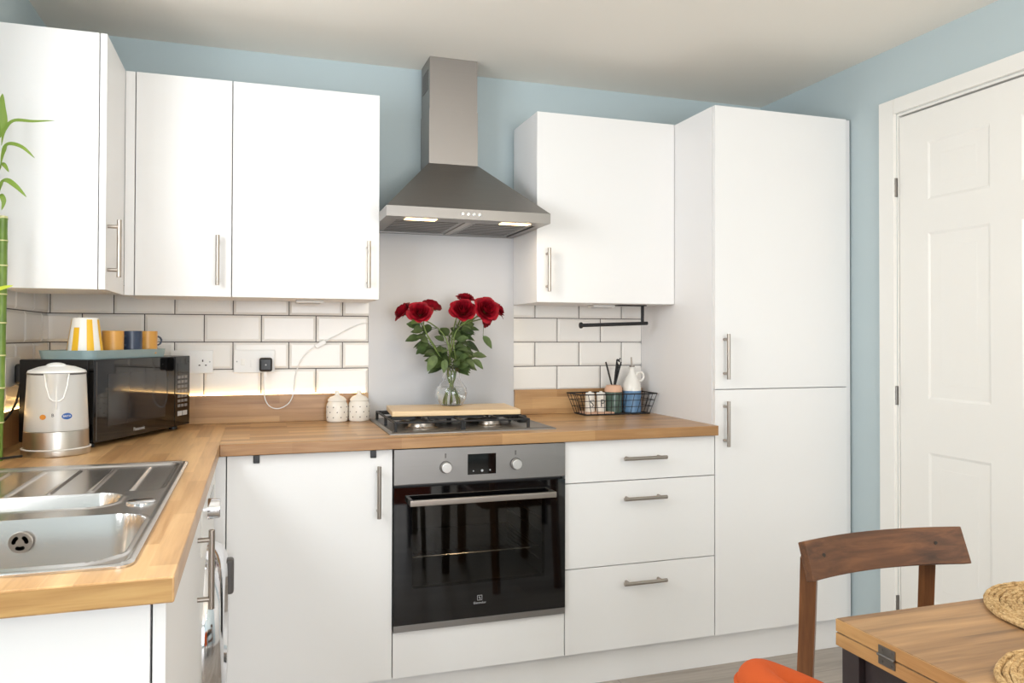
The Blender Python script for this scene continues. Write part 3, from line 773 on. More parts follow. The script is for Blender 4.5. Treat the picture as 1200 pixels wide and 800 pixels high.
# overflow plate on the far wall of the main bowl
ov = MB(); ox, oy, oz = .325, -1.5705, .880
ov.cyl((ox, oy+.004, oz), (ox, oy-.003, oz), .0185, 36, bev=.0015)
ovo = ov.build('overflow', M['nickel'], t)
sl = MB()
for k in range(3):
    a = PI/2+k*2*PI/3+PI/3
    for w in range(-3, 4):
        aa = a+w*.14; sl.cyl((ox+.0098*math.cos(aa), oy-.0022, oz+.0098*math.sin(aa)), (ox+.0098*math.cos(aa), oy-.0036, oz+.0098*math.sin(aa)), .0034, 10)
sl.build('overflow_slot', M['black'], ovo)
MB().lathe([(.026, T+.0035), (.026, T+.006), (.022, T+.0085), (0, T+.009)], (.4985, -1.452, 0), 32).build('waste_control', M['chrome'], t)
wa = MB().lathe([(.04, T-.1515), (.04, T-.149), (.03, T-.151), (0, T-.1515)], (.30, -1.69, 0), 32).build('drain', M['chrome'], t)

# ------------------------------------------------------------------ microwave
ma = math.radians(65.3)
t = thing('microwave', 'black microwave oven standing in the worktop corner', 'microwave', (.2636, -.603, T), ma, local=True)
mw, mdp, mz0, mz1 = .529, .235, .015, .257
MB().box(0, mw, .018, mdp, mz0, mz1, .004).build('body', M['black'], t)
dr = MB().box(0, .43, 0, .0175, mz0, mz1, .003).build('door', M['blackgloss'], t)
MB().box(.065, .372, -.0008, .002, .058, .213, .0003).build('window', mat('microwave_window', (46, 46, 48), .06), dr)
MB().box(.012, .0145, -.0006, .003, mz0+.006, mz1-.006).build('door_edge', M['dkgrey'], dr)
cp = MB().box(.4315, mw, 0, .0175, mz0, mz1, .003).build('control_panel', M['blackgloss'], t)
MB().box(.447, .512, -.0008, .002, .205, .232, .0003).build('display', mat('microwave_display', (34, 40, 44), .08), cp)
kp = MB()
for j in range(7):
    for i in range(3): kp.box(.449+i*.022, .449+i*.022+.017, -.001, .002, .080+j*.0165, .080+j*.0165+.0095, .0006)
kp.build('keypad', mat('keypad_grey', (120, 120, 122), .4), cp)
k2 = MB(); k2.box(.449, .478, -.001, .002, .050, .066, .0006).box(.482, .510, -.001, .002, .050, .066, .0006); k2.build('start_button', mat('button_light', (190, 190, 190), .4), cp)
text_mb('Panasonic', .0155, lambda x, y, z: (.225+x, -.0003-z, .034+y)).build('lettering', M['paleink'], dr, smooth=False)
for x, y in ((.04, .04), (.49, .04), (.04, .2), (.49, .2)): MB().cyl((x, y, .0003), (x, y, .016), .014, 16).build('foot', M['black'], t)

MWT = T+mz1+.0006
def mwp(u, v, z): 
    ca, sa = math.cos(ma), math.sin(ma); return (.2636+u*ca-v*sa, -.603+u*sa+v*ca, z)
# tray on the microwave
t = thing('tray', 'grey blue serving tray on top of the microwave', 'tray', mwp(0, 0, MWT), ma, local=True)
def rrect(x0, x1, y0, y1, r, n=6):
    P = []
    for cx_, cy_, a0_ in ((x1-r, y1-r, 0), (x0+r, y1-r, PI/2), (x0+r, y0+r, PI), (x1-r, y0+r, 3*PI/2)):
        for k in range(n+1): P.append((cx_+r*math.cos(a0_+k*PI/2/n), cy_+r*math.sin(a0_+k*PI/2/n)))
    return P
def tray_mesh():
    b_ = MB(); A = [rrect(.004, .402, .012, .184, .03), rrect(-.002, .408, .008, .190, .034), rrect(.004, .402, .014, .184, .028), rrect(.010, .396, .020, .178, .024)]
    Z = [0, .026, .026, .009]
    n = len(A[0]); V_ = []; F_ = []
    for P, z in zip(A, Z): V_ += [(x, y, z) for x, y in P]
    for q in range(3):
        for j in range(n): F_.append((q*n+j, q*n+(j+1) % n, (q+1)*n+(j+1) % n, (q+1)*n+j))
    F_.append(tuple(range(n))[::-1]); F_.append(tuple(range(3*n, 4*n)))
    b_.raw(V_, F_); bmesh.ops.recalc_face_normals(b_.bm, faces=b_.bm.faces); return b_
tray_mesh().build('tray_body', M['teal'], t)
TZ = MWT+.0094
# striped mug, upside down
mx, my, _ = mwp(.060, .07, 0)
t = thing('striped_mug', 'white mug with yellow stripes turned upside down on the tray', 'mug', (mx, my, TZ))
MH = .112; ro, ri = .0505, .0355
prof = [(ro-.003, .001), (ro, 0), (ro, .002)]+[(ro+(ri-ro)*k/8, MH*k/8) for k in range(1, 9)]+[(ri-.004, MH+.0015), (ri-.006, MH-.003), (0, MH-.003)]
MB().lathe(prof, (mx, my, TZ), 48).build('cup', M['jugglaze'], t)
st = MB()
for k in range(7):
    a0_ = -PI/2-.42+k*2*PI/7; hw = .21
    def fn(u, v, a0_=a0_, hw=hw):
        z = MH*(.02+.96*v); r = ro+(ri-ro)*z/MH+.0004; a_ = a0_+(u*2-1)*hw
        return (mx+r*math.cos(a_), my+r*math.sin(a_), TZ+z)
    top = .98 if k != 0 else .76
    st.grid(7, 10, lambda u, v, fn=fn, top=top: fn(u, v*top))
st.build('stripes', M['yellow'], t)
hn = MB(); ha = PI*.75
hn.tube([(mx+math.cos(ha)*(.046+.024*math.sin(q)), my+math.sin(ha)*(.046+.024*math.sin(q)), TZ+.056-.032*math.cos(q)) for q in [PI*i/12 for i in range(13)]], .0055, 10).build('handle', M['jugglaze'], t)
def espresso(u, v, m, mn, lab, ha):
    x, y, _ = mwp(u, v, 0); H = .058+.0; z0 = TZ
    t_ = thing('espresso_cup', lab, 'cup', (x, y, z0), group='small cups on the tray')
    H += .017
    MB().lathe([(0, 0), (.029, 0), (.0305, .002), (.031, H), (.0295, H+.0006), (.028, H-.001), (.0275, .006), (0, .005)], (x, y, z0), 40).build('cup', m, t_)
    hx, hy = math.cos(ha), math.sin(ha); rr_ = .0145
    MB().tube([(x+hx*(.0285+rr_*.72+rr_*math.cos(q)), y+hy*(.0285+rr_*.72+rr_*math.cos(q)), z0+H*.58+rr_*math.sin(q)) for q in [2*PI*i/20 for i in range(20)]], .0031, 8, closed=True).build('handle', mn, t_)
espresso(.162, .05, M['mustard'], M['mustard'], 'mustard yellow cup next to the striped mug on the tray', 2.2)
espresso(.247, .042, M['navy'], M['navy'], 'dark navy cup between the two mustard cups', -2.0)
espresso(.330, .04, M['mustard'], M['mustard'], 'mustard yellow cup at the end of the tray away from the striped mug', -1.95)
espresso(.374, .078, M['navy'], M['navy'], 'dark navy cup hidden behind the end mustard cup, ring handle showing', .25)

# ------------------------------------------------------------------ kettle
KX, KY = .184, -.668; KZ = T+.0004
t = thing('kettle', 'electric kettle with frosted white jug and steel base', 'kettle', (KX, KY, KZ))
MB().lathe([(0, 0), (.083, 0), (.0845, .003), (.0842, .016), (.081, .019), (0, .019)], (KX, KY, KZ), 56).build('power_base', M['ksteel'], t)
MB().lathe([(.0835, .0168), (.0858, .0175), (.0858, .0195), (.083, .0205)], (KX, KY, KZ), 56).build('base_rim', M['whitepl'], t)
MB().lathe([(0, .0195), (.0805, .0195), (.0805, .026), (.079, .066), (.0765, .069), (0, .069)], (KX, KY, KZ), 56).build('steel_band', M['ksteel'], t)
MB().lathe([(.0785, .068), (.0788, .072), (.072, .21), (.0712, .2235), (.069, .2235), (.070, .21), (.0765, .074), (0, .074)], (KX, KY, KZ), 64).build('jug', M['kettle'], t)
ld = MB().lathe([(.0715, .2225), (.0722, .2255), (.0695, .231), (.045, .2405), (.02, .2455), (0, .246)], (KX, KY, KZ), 56); ld.build('lid', M['whitepl'], t)
MB().lathe([(.0712, .2195), (.0726, .2205), (.0726, .2245), (.071, .2252)], (KX, KY, KZ), 56).build('lid_rim', M['dkgrey'], t)
MB().ball((KX, KY-.012, KZ+.2415), .026, 1, .9, .42, 24).build('lid_grip', M['whitepl'], t)
def kpt(a, z, d_=.0):
    r = .0788-(z-.072)*(.0068/.138)+d_; return (KX+r*math.sin(a), KY-r*math.cos(a), KZ+z)
ka = math.atan2(.71-KX, 3.11+KY) - .0   # the side that faces the room
ka = .20
sp = MB()
def spout(u, v):
    z = .224-v*.075; hw = (.034*(1-v*.55))/.075
    a_ = ka+(u*2-1)*hw; bul = .013*(1-v)**1.3*math.cos((u*2-1)*PI/2)
    return kpt(a_, z, .0008+bul)
sp.grid(13, 9, spout).build('spout', M['kettle'], t)
rb = MB()
rb.tube([kpt(ka-.40, .222, .002), kpt(ka-.34, .190, .0022), kpt(ka-.22, .158, .0022), kpt(ka-.1, .150, .002), kpt(ka+.1, .150, .002), kpt(ka+.22, .158, .0022), kpt(ka+.34, .190, .0022), kpt(ka+.40, .222, .002)], .0022, 8)
rb.tube([kpt(ka, .205, .006), kpt(ka, .15, .0025), kpt(ka, .128, .001)], .0022, 8)
rb.build('spout_rib', M['whitepl'], t)
hk = MB(); 
hk.tube([(KX-.5*q_[0], KY+.8*q_[0], KZ+q_[1]) for q_ in ((.07, .215), (.105, .222), (.125, .2), (.128, .15), (.115, .1), (.085, .08))], .011, 10).build('handle', M['whitepl'], t)
def decal(a, z): return lambda x, y, zz: kpt(a+x/.077, z+y, .0004+zz)
lo = MB(); 
lo.grid(24, 2, lambda u, v: kpt(ka+.33+.013*v*math.cos(2*PI*u)/.077, .1085+.0085*v*math.sin(2*PI*u), .0004), closed_u=True); lo.build('badge', M['blueink'], t)
text_mb('BRITA', .0075, decal(ka+.33, .1085), .0003).build('lettering', M['whitepl'], t, smooth=False)
text_mb('B', .012, decal(ka-.11, .112), .0002).build('printed_mark', M['ink'], t, smooth=False)
lo = MB(); lo.grid(20, 2, lambda u, v: kpt(ka-.42+.008*v*math.cos(2*PI*u)/.077, .108+.007*v*math.sin(2*PI*u), .0004), closed_u=True); lo.build('printed_dot', M['orangeink'], t)
# cord and plug
kc = (MB().tube(bez((.118, -.735, T+.006), (.03, -.80, T+.004), (.00, -.95, T+.02), (.045, -.70, T+.075), 14)+bez((.045, -.70, T+.075), (.07, -.60, T+.115), (.05, -.52, T+.14), (.034, -.4225, 1.09), 14)[1:], .0034, 8).build('power_cord', M['black'], t))
MB().box(.0227, .049, -.447, -.397, 1.092, 1.152, .008, 3).build('plug', M['black'], kc)
MB().cyl((.034, -.422, 1.094), (.034, -.422, 1.078), .0055, 12, r2=.004).build('cord_guard', M['black'], kc)
t = thing('wall_socket', 'white socket on the side wall behind the bamboo', 'socket', (.0, -.46, 1.13))
MB().box(.0128, .0222, -.525, -.375, 1.085, 1.172, .002).build('plate', M['whitepl'], t)

# sockets on the back wall
def pins(parent, x, z):
    h = MB(); h.box(x-.002, x+.002, -.0166, -.015, z+.006, z+.014)
    for dx in (-.011, .011): h.box(x+dx-.0032, x+dx+.0032, -.0166, -.015, z-.0085, z-.0045)
    h.build('pin_hole', M['hole'], parent)
t = thing('wall_socket', 'white double socket partly hidden behind the microwave', 'socket', (.483, 0, 1.14))
MB().box(.410, .5562, -.0155, -.0046, 1.0985, 1.1835, .0025).build('plate', M['whitepl'], t)
for x in (.448, .52): pins(t, x, 1.135)
for x in (.467, .499): MB().box(x-.0055, x+.0055, -.0175, -.0153, 1.158, 1.174, .001).build('switch', M['whitepl'], t)
s2 = MB()
for x in (.422, .5445): s2.cyl((x, -.0162, 1.141), (x, -.015, 1.141), .0028, 10)
s2.build('screw', M['paleink'], t)
t = thing('wall_socket', 'white switched socket plate holding the black charger plug', 'socket', (.702, 0, 1.15))
MB().box(.628, .7762, -.0155, -.0046, 1.0985, 1.1845, .0025).build('plate', M['whitepl'], t)
MB().box(.6545, .668, -.0185, -.0152, 1.127, 1.152, .0012).build('rocker_switch', M['jugglaze'], t)
MB().box(.6875, .697, -.0175, -.0152, 1.120, 1.148, .001).build('switch', M['whitepl'], t)
MB().cyl((.6395, -.0162, 1.141), (.6395, -.015, 1.141), .0028, 10).build('screw', M['paleink'], t)
t = thing('plug_adapter', 'square black charger plugged in above the wooden upstand', 'charger', (.743, -.03, 1.13))
MB().box(.7195, .7665, -.0515, -.0158, 1.1035, 1.1555, .008, 3).build('charger_body', M['black'], t)
MB().cyl((.743, -.0522, 1.129), (.743, -.0512, 1.129), .003, 12).build('indicator', M['paleink'], t)
cab = [(.740, -.036, 1.1035), (.738, -.036, 1.07), (.737, -.036, 1.03), (.744, -.034, .992), (.762, -.031, .969), (.787, -.029, .962), (.812, -.029, .970), (.832, -.028, .988), (.845, -.024, 1.02), (.849, -.0135, 1.05), (.852, -.0105, 1.085), (.861, -.0105, 1.118), (.876, -.011, 1.148), (.896, -.012, 1.174), (.922, -.0115, 1.195), (.952, -.0115, 1.210), (.985, -.0115, 1.229), (1.024, -.0115, 1.25), (1.06, -.0115, 1.270), (1.095, -.0115, 1.285), (1.128, -.012, 1.292)]
# smooth the cable
def smooth_path(P, n=5):
    P = [Vector(p) for p in P]; out = []
    for i in range(len(P)-1):
        p0, p1, p2, p3 = P[max(0, i-1)], P[i], P[i+1], P[min(len(P)-1, i+2)]
        for k in range(n):
            u = k/n; out.append(.5*((2*p1)+(p2-p0)*u+(2*p0-5*p1+4*p2-p3)*u*u+(3*p1-p0-3*p2+p3)*u**3))
    return out+[P[-1]]
t = thing('charging_cable', 'thin white cable hanging in a loop from the black charger', 'cable', (.74, -.036, 1.10))
MB().tube(smooth_path(cab), .0021, 8).build('wire', M['ledbody'], t)
MB().box(.7345, .7455, -.041, -.031, 1.082, 1.1032, .002).build('connector', M['whitepl'], t)
ml = Matrix.Translation((.945, -.0125, 1.2065)) @ Matrix.Rotation(-.52, 4, 'Y')
MB().box(-.022, .022, -.0065, .0055, -.009, .009, .003, mat=ml).build('inline_switch', M['whitepl'], t)

# cream jars
def canister(x, y, lab, turn):
    z0 = T+.0004
    t_ = thing('ceramic_jar', lab, 'jar', (x, y, z0), group='pair of cream pierced jars')
    MB().lathe([(0, 0), (.036, 0), (.0395, .004), (.041, .02), (.041, .055), (.0385, .068), (.034, .0755), (.033, .078), (0, .078)], (x, y, z0), 48).build('jar', M['ceramic'], t_)
    MB().lathe([(.0345, .0785), (.036, .080), (.0345, .085), (.026, .094), (.013, .099), (.0085, .102), (.0095, .108), (.0085, .114), (.004, .117), (0, .1175)], (x, y, z0), 48).build('lid', M['ceramic'], t_)
    hb_ = MB()
    for j in range(3):
        for k in range(9):
            a_ = k*2*PI/9+j*.35+turn; z = z0+.018+j*.0195
            d_ = Vector((math.cos(a_), math.sin(a_), 0)); p = Vector((x, y, z))+d_*.0404
            for s5 in range(2):
                hb_.cyl(p, p+d_*.0011, .0022, 5 if s5 == 0 else 6)
    hb_.build('star_hole', M['hole'], t_)
canister(1.0045, -.064, 'cream pierced ceramic jar farther from the hob', .1)
canister(1.0885, -.060, 'cream pierced ceramic jar closest to the hob', .5)

# ------------------------------------------------------------------ bamboo
BX, BY = .070, -.765
t = thing('bamboo_plant', 'tall green bamboo stalk with narrow leaves at the edge of the photo', 'plant', (BX, BY, T))
st = MB(); zz = T+.0065; nodes = []
H = [T+.0005, T+.10, T+.19, T+.275, T+.36, T+.435, T+.51, T+.575, 1.545]
def bx_at(z): return BX+.006*math.sin((z-T)*3.2)
for a_, b__ in zip(H, H[1:]):
    st.lathe([(0, 0), (.0118, 0), (.0112, .008), (.0108, (b__-a_)/2), (.0112, b__-a_-.006), (.0122, b__-a_-.001), (0, b__-a_)], (bx_at(a_), BY, a_), 24)
st.build('stalk', M['bamboo'], t)
nb = MB()
for z in H[1:-1]: nb.lathe([(.0120, -.0018), (.0127, 0), (.0120, .0018)], (bx_at(z), BY, z), 24)
nb.lathe([(.0112, 0), (.0122, .004), (.0112, .01), (0, .009)], (bx_at(1.545), BY, 1.540), 24)
nb.build('node_ring', M['node'], t)
sh = [(bx_at(1.5)-.012, BY, 1.50), (BX-.016, BY-.002, 1.56), (BX-.012, BY, 1.64), (BX-.006, BY, 1.74), (BX-.003, BY, 1.80)]
MB().tube(smooth_path(sh), .0045, 10, rf=lambda u: 1.1-.6*u).build('shoot', M['bleaf'], t)
def ribbon(P, W, m, nm='leaf', nrm=Vector((0, -.8, .6))):
    P = smooth_path(P, 5); n = len(P); b_ = MB(); rows = []
    for i, p in enumerate(P):
        s = i/(n-1); d_ = (P[min(i+1, n-1)]-P[max(i-1, 0)]).normalized(); side = d_.cross(nrm).normalized()
        w = W*.5*max(.05, math.sin(PI*(.06+.94*s)**1.0)**.8) if s < .995 else .0002
        if s < .3: w *= .35+.65*s/.3
        rows.append([b_.bm.verts.new(p-side*w+nrm*w*.25), b_.bm.verts.new(p), b_.bm.verts.new(p+side*w+nrm*w*.25)])
    for A, B_ in zip(rows, rows[1:]):
        for k in range(2): b_.bm.faces.new((A[k], A[k+1], B_[k+1], B_[k]))
    b_.build(nm, m, t, ang=80)
y_ = BY
ribbon([(BX-.002, y_, 1.755), (BX+.004, y_, 1.79), (BX+.001, y_, 1.83), (BX+.002, y_, 1.872)], .022, M['bleaf'])
ribbon([(BX+.001, y_, 1.735), (BX+.010, y_-.01, 1.772), (BX+.034, y_-.02, 1.797), (BX+.08, y_-.03, 1.797), (BX+.132, y_-.035, 1.803)], .0135, M['bleaf'])
ribbon([(BX-.001, y_, 1.68), (BX+.008, y_-.01, 1.715), (BX+.022, y_-.02, 1.735), (BX+.055, y_-.03, 1.728), (BX+.086, y_-.035, 1.700)], .0145, M['bleaf'])
ribbon([(BX-.004, y_, 1.665), (BX+.005, y_-.012, 1.683), (BX+.014, y_-.018, 1.678), (BX+.024, y_-.022, 1.662)], .012, M['bleaf'])
ribbon([(BX-.006, y_, 1.60), (BX+.004, y_-.01, 1.632), (BX+.02, y_-.02, 1.64), (BX+.045, y_-.03, 1.622), (BX+.068, y_-.035, 1.597)], .016, M['bleaf'])
ribbon([(BX-.006, y_, 1.59), (BX+.004, y_-.014, 1.602), (BX+.013, y_-.02, 1.585), (BX+.008, y_-.02, 1.562)], .013, M['bleaf'])
ribbon([(BX-.018, y_-.012, 1.335), (BX, y_-.03, 1.352), (BX+.02, y_-.035, 1.36), (BX+.04, y_-.035, 1.366)], .014, M['bleaf_lit'])

# ------------------------------------------------------------------ wire basket and contents
t = thing('wire_basket', 'black wire basket on the worktop beside the tall cabinet', 'basket', (2.145, -.10, T))
w = MB()
bt = (2.000, 2.300, -.150, -.045, T+.0035); tp = (1.972, 2.3235, -.172, -.026, .9985)
def loop(x0, x1, y0, y1, z, r): w.tube([(x0, y0, z), (x1, y0, z), (x1, y1, z), (x0, y1, z)], r, 6, closed=True)
loop(*bt, .0028); loop(*tp, .0028)
for f in (.36, .68): loop(*[bt[i]+(tp[i]-bt[i])*f for i in range(4)], bt[4]+(tp[4]-bt[4])*f, .0014)
def lerp(a_, b__, f): return a_+(b__-a_)*f
for i in range(11):
    f = i/10
    for k in (2, 3): w.cyl((lerp(bt[0], bt[1], f), bt[k], bt[4]), (lerp(tp[0], tp[1], f), tp[k], tp[4]), .0014, 6)
for i in range(1, 4):
    f = i/4
    for k in (0, 1): w.cyl((bt[k], lerp(bt[2], bt[3], f), bt[4]), (tp[k], lerp(tp[2], tp[3], f), tp[4]), .0014, 6)
for i in range(1, 6):
    y = lerp(bt[2], bt[3], i/6); w.cyl((bt[0], y, bt[4]), (bt[1], y, bt[4]), .0014, 6)
w.build('wire_frame', M['blackmatt'], t)
BZ = T+.0055
tag(MB().box(2.012, 2.14, -.140, -.058, BZ, BZ+.007, .001).build('shaker_stand', M['pink'], loc=(2.07, -.1, BZ)), 'small pale wooden stand under the two shakers in the basket', 'stand')
def shaker(x, ch, lab):
    y, z0 = -.103, BZ+.0074
    t_ = thing('shaker', lab, 'shaker', (x, y, z0), group='salt and pepper shakers')
    MB().lathe([(0, 0), (.0195, 0), (.0205, .002), (.0205, .066), (.019, .069), (0, .069)], (x, y, z0), 36).build('pot', M['ceramic'], t_)
    MB().lathe([(.0192, .0692), (.0192, .076), (.017, .079), (.007, .081), (.006, .084), (0, .086)], (x, y, z0), 36).build('cap', M['jugglaze'], t_)
    text_mb(ch, .045, lambda a_, b__, c_: (x+(.0206+c_)*math.sin(a_/.0206-.0), y-(.0206+c_)*math.cos(a_/.0206), z0+.034+b__), .0004).build('lettering', M['ink'], t_, smooth=False)
shaker(2.0445, 'S', 'white shaker lettered S in the wire basket')
shaker(2.0945, 'P', 'white shaker lettered P in the wire basket')
x, y = 2.157, -.095
t = thing('reed_diffuser', 'dark green reed diffuser jar with pale lid and black reeds', 'diffuser', (x, y, BZ))
MB().lathe([(0, 0), (.034, 0), (.0365, .003), (.0365, .083), (.034, .088), (0, .088)], (x, y, BZ), 40).build('jar', M['jargreen'], t)
MB().lathe([(.037, .0885), (.038, .092), (.037, .104), (.03, .116), (.012, .118), (0, .118)], (x, y, BZ), 40).build('lid', M['pink'], t)
for dx, dy, hz in ((-.034, .004, .215), (-.026, .014, .205), (.012, -.010, .225), (.022, .006, .21), (.036, .0, .215), (.03, .014, .205)):
    MB().cyl((x+dx*.1, y+dy*.1, BZ+.1), (x+dx, y+dy, BZ+hz), .0036, 8).build('reed', M['blackmatt'], t)
dfl = MB(); rg = random.Random(3)
for k in range(40):
    a_ = rg.uniform(0, 6.28); s = rg.uniform(.3, 1); dfl.ball((x+.006+.016*s+.006*math.cos(a_), y-.006+.006*math.sin(a_), BZ+.13+.1*s), .0032, seg=6)
dfl.build('dried_flower', M['blackmatt'], t)
x, y = 2.2445, -.095
t = thing('oil_bottle', 'white and blue dipped ceramic oil bottle with ring handle', 'bottle', (x, y, BZ))
MB().lathe([(0, 0), (.037, 0), (.0395, .003), (.0395, .092)], (x, y, BZ), 44).build('blue_base', M['blueglaze'], t)
MB().lathe([(.0395, .092), (.0395, .105), (.036, .122), (.027, .143), (.0175, .160), (.0125, .172), (.0125, .186), (.015, .188), (.015, .192), (0, .192)], (x, y, BZ), 44).build('white_neck', M['jugglaze'], t)
MB().tube([(x+.036+.0175*math.cos(q), y-.004, BZ+.152+.019*math.sin(q)) for q in [2*PI*i/24 for i in range(24)]], .0048, 10, closed=True).build('ring_handle', M['jugglaze'], t)
MB().lathe([(.011, .192), (.012, .194), (.012, .198), (.006, .2), (0, .2)], (x, y, BZ), 20).cyl((x, y, BZ+.198), (x-.003, y, BZ+.235), .0042, 12, r2=.0034).build('pourer', M['nickel'], t)

# kitchen roll holder
t = thing('towel_holder', 'black kitchen roll holder rod fixed under the square cupboard', 'holder', (2.2, -.19, WB))
MB().box(2.128, 2.252, -.215, -.165, WB-.0042, WB-.0004, .0008).build('mounting_plate', M['blackmatt'], t)
MB().cyl((2.245, -.19, WB-.004), (2.245, -.19, 1.294), .0066, 16).build('post', M['blackmatt'], t)
MB().cyl((1.965, -.20, 1.284), (2.268, -.19, 1.295), .0074, 16, bev=.001).build('rod', M['blackmatt'], t)
MB().cyl((1.956, -.2003, 1.2838), (1.967, -.1999, 1.2842), .0125, 20, bev=.003).build('end_knob', M['blackmatt'], t)

# ------------------------------------------------------------------ table, chairs, mats
TT = .77; tx0, tx1, ty0, ty1 = 1.63, 2.55, -2.95, -2.045
t = thing('dining_table', 'fold-over oak dining table with dark brown frame', 'table', (2.09, -2.5, 0))
def leaf_top(z0, z1, nm):
    o = MB().box(tx0+.0016, tx1-.0016, ty0, ty1, z0, z1, .0018).build(nm, M['tabtop'], t)
    MB().box(tx0, tx0+.0012, ty0+.001, ty1-.001, z0+.0008, z1-.0008).build('end_edge', M['tabedge'], o)
    return o
leaf_top(TT-.0215, TT, 'tabletop'); leaf_top(TT-.0445, TT-.0228, 'folded_leaf')
for x in (tx0+.006, tx1-.044):
    for y in (ty0+.006, ty1-.046): MB().box(x, x+.038, y, y+.038, 0, TT-.0445, .002).build('leg', M['brown'], t)
ap = MB(); ap.box(tx0+.018, tx0+.036, ty0+.044, ty1-.047, .63, TT-.0452).box(tx1-.036, tx1-.018, ty0+.044, ty1-.047, .63, TT-.0452).box(tx0+.045, tx1-.045, ty1-.036, ty1-.018, .63, TT-.0452).box(tx0+.045, tx1-.045, ty0+.018, ty0+.036, .63, TT-.0452)
ap.build('apron', M['brown'], t)
hg = MB(); hg.box(tx0-.0018, tx0+.0008, -2.1735, -2.1405, TT-.0365, TT-.0075, .0006).cyl((tx0-.002, -2.174, TT-.022), (tx0-.002, -2.14, TT-.022), .0026, 10)
for y in (-2.148, -2.166):
    for z in (TT-.013, TT-.031): hg.cyl((tx0-.0017, y, z), (tx0-.0026, y, z), .0024, 10)
hg.build('hinge', M['hinge'], t)

def placemat(x, y, R, lab, seed):
    b_ = MB(); rg_ = random.Random(seed); z0 = TT+.0055; turns = int(R/.0086); N_ = 0; pts = []
    n_per = 90
    for i in range(turns*n_per):
        f = i/n_per; r = .006+f*.0086+.0012*math.sin(i*.37+seed)+rg_.uniform(-.0007, .0007)
        a_ = 2*PI*f; pts.append((x+r*math.cos(a_), y+r*math.sin(a_), z0+rg_.uniform(-.0006, .0008)))
    b_.tube(pts, .0048, 7, rf=lambda u, g=rg_: 1)
    # braid strands lying over each coil
    strand = MB()
    for i in range(0, turns*n_per-3, 3):
        p, q = Vector(pts[i]), Vector(pts[i+3]); r_dir = Vector((p.x-x, p.y-y, 0)); 
        if r_dir.length < .02: continue
        r_dir.normalize(); s = 1 if (i//3) % 2 else -1
        b_.tube([p+r_dir*.0036*s+Vector((0, 0, .0028)), (p+q)/2+Vector((0, 0, .0048+rg_.uniform(-.0008, .001))), q-r_dir*.0036*s+Vector((0, 0, .0028))], .0014, 4)
    strand.bm.free()
    o = b_.build('placemat', M['seagrass'], loc=(x, y, TT))
    tag(o, lab, 'placemat', 'woven placemats on the table')
placemat(2.055, -2.19, .18, 'round woven seagrass placemat at the far edge of the table', 1)
placemat(1.805, -2.435, .185, 'round woven seagrass placemat closer to the camera, mostly cut by the frame', 2)

# wooden chair tucked behind the table
t = thing('wooden_chair', 'walnut wooden chair with curved top rail behind the dining table', 'chair', (1.97, -2.03, 0))
def rail(u, v):
    pass
b = MB(); n = 17
def rail_pt(s, zf, side):
    x = 1.7695+s*.413; bow = .030*(1-(2*s-1)**2)
    y = -1.822+zf*.028+bow; z = .750+zf*.0735
    # the board lies square to its tilted face
    return Vector((x, y+side*.0205, z-side*.0075))
rows = []
for i in range(n):
    s = i/(n-1); rows.append([b.bm.verts.new(rail_pt(s, zf, sd)) for zf, sd in ((0, 0), (1, 0), (1, 1), (0, 1))])
for A, B_ in zip(rows, rows[1:]):
    for k in range(4): b.bm.faces.new((A[k], A[(k+1) % 4], B_[(k+1) % 4], B_[k]))
b.bm.faces.new(rows[0]); b.bm.faces.new(rows[-1][::-1]); bmesh.ops.recalc_face_normals(b.bm, faces=b.bm.faces)
es = [e for e in b.bm.edges if len(e.link_faces) == 2 and e.calc_face_angle(0) > 1]
bmesh.ops.bevel(b.bm, geom=es, offset=.002, segments=2, affect='EDGES', profile=.5)
ra = b.build('top_rail', M['walnut'], t, ang=40)
for s in (.115, .838):
    p = rail_pt(s, .56, 0)
    MB().cyl(p+Vector((0, .004, 0)), p+Vector((0, -.0012, 0)), .0042, 14).build('screw_plug', M['hole'], ra)
for x in (1.815, 2.132):
    MB().tube([(x, -1.753, .778), (x, -1.746, .62), (x, -1.735, .45), (x, -1.715, .25), (x, -1.68, .0)], .0185, 4, rf=lambda u: 1.25-.15*u).build('back_leg', M['walnutz'], t, ang=50)
for x in (1.7835, 2.1475): MB().tube([(x, -2.235, .43), (x, -2.23, .2), (x, -2.225, 0)], .022, 4, rf=lambda u: 1.25-.25*u).build('front_leg', M['walnutz'], t, ang=50)
MB().grid(14, 12, lambda u, v: (1.755+.42*u, -2.265+.46*v, .455-.012*math.sin(PI*u)*math.sin(PI*v))).build('seat', M['walnut'], t)
o = t.children[-1] if t.children else None
for o in C.objects:
    if o.name == 'seat':
        sm = o.modifiers.new('thick', 'SOLIDIFY'); sm.thickness = .022; sm.offset = -1
ar = MB(); ar.box(1.775, 2.155, -2.235, -2.215, .385, .432, .002).box(1.78, 2.14, -1.80, -1.782, .385, .432, .002).box(1.773, 1.791, -2.215, -1.80, .385, .432, .002).box(2.138, 2.156, -2.215, -1.80, .385, .432, .002); ar.build('seat_rail', M['walnut'], t)

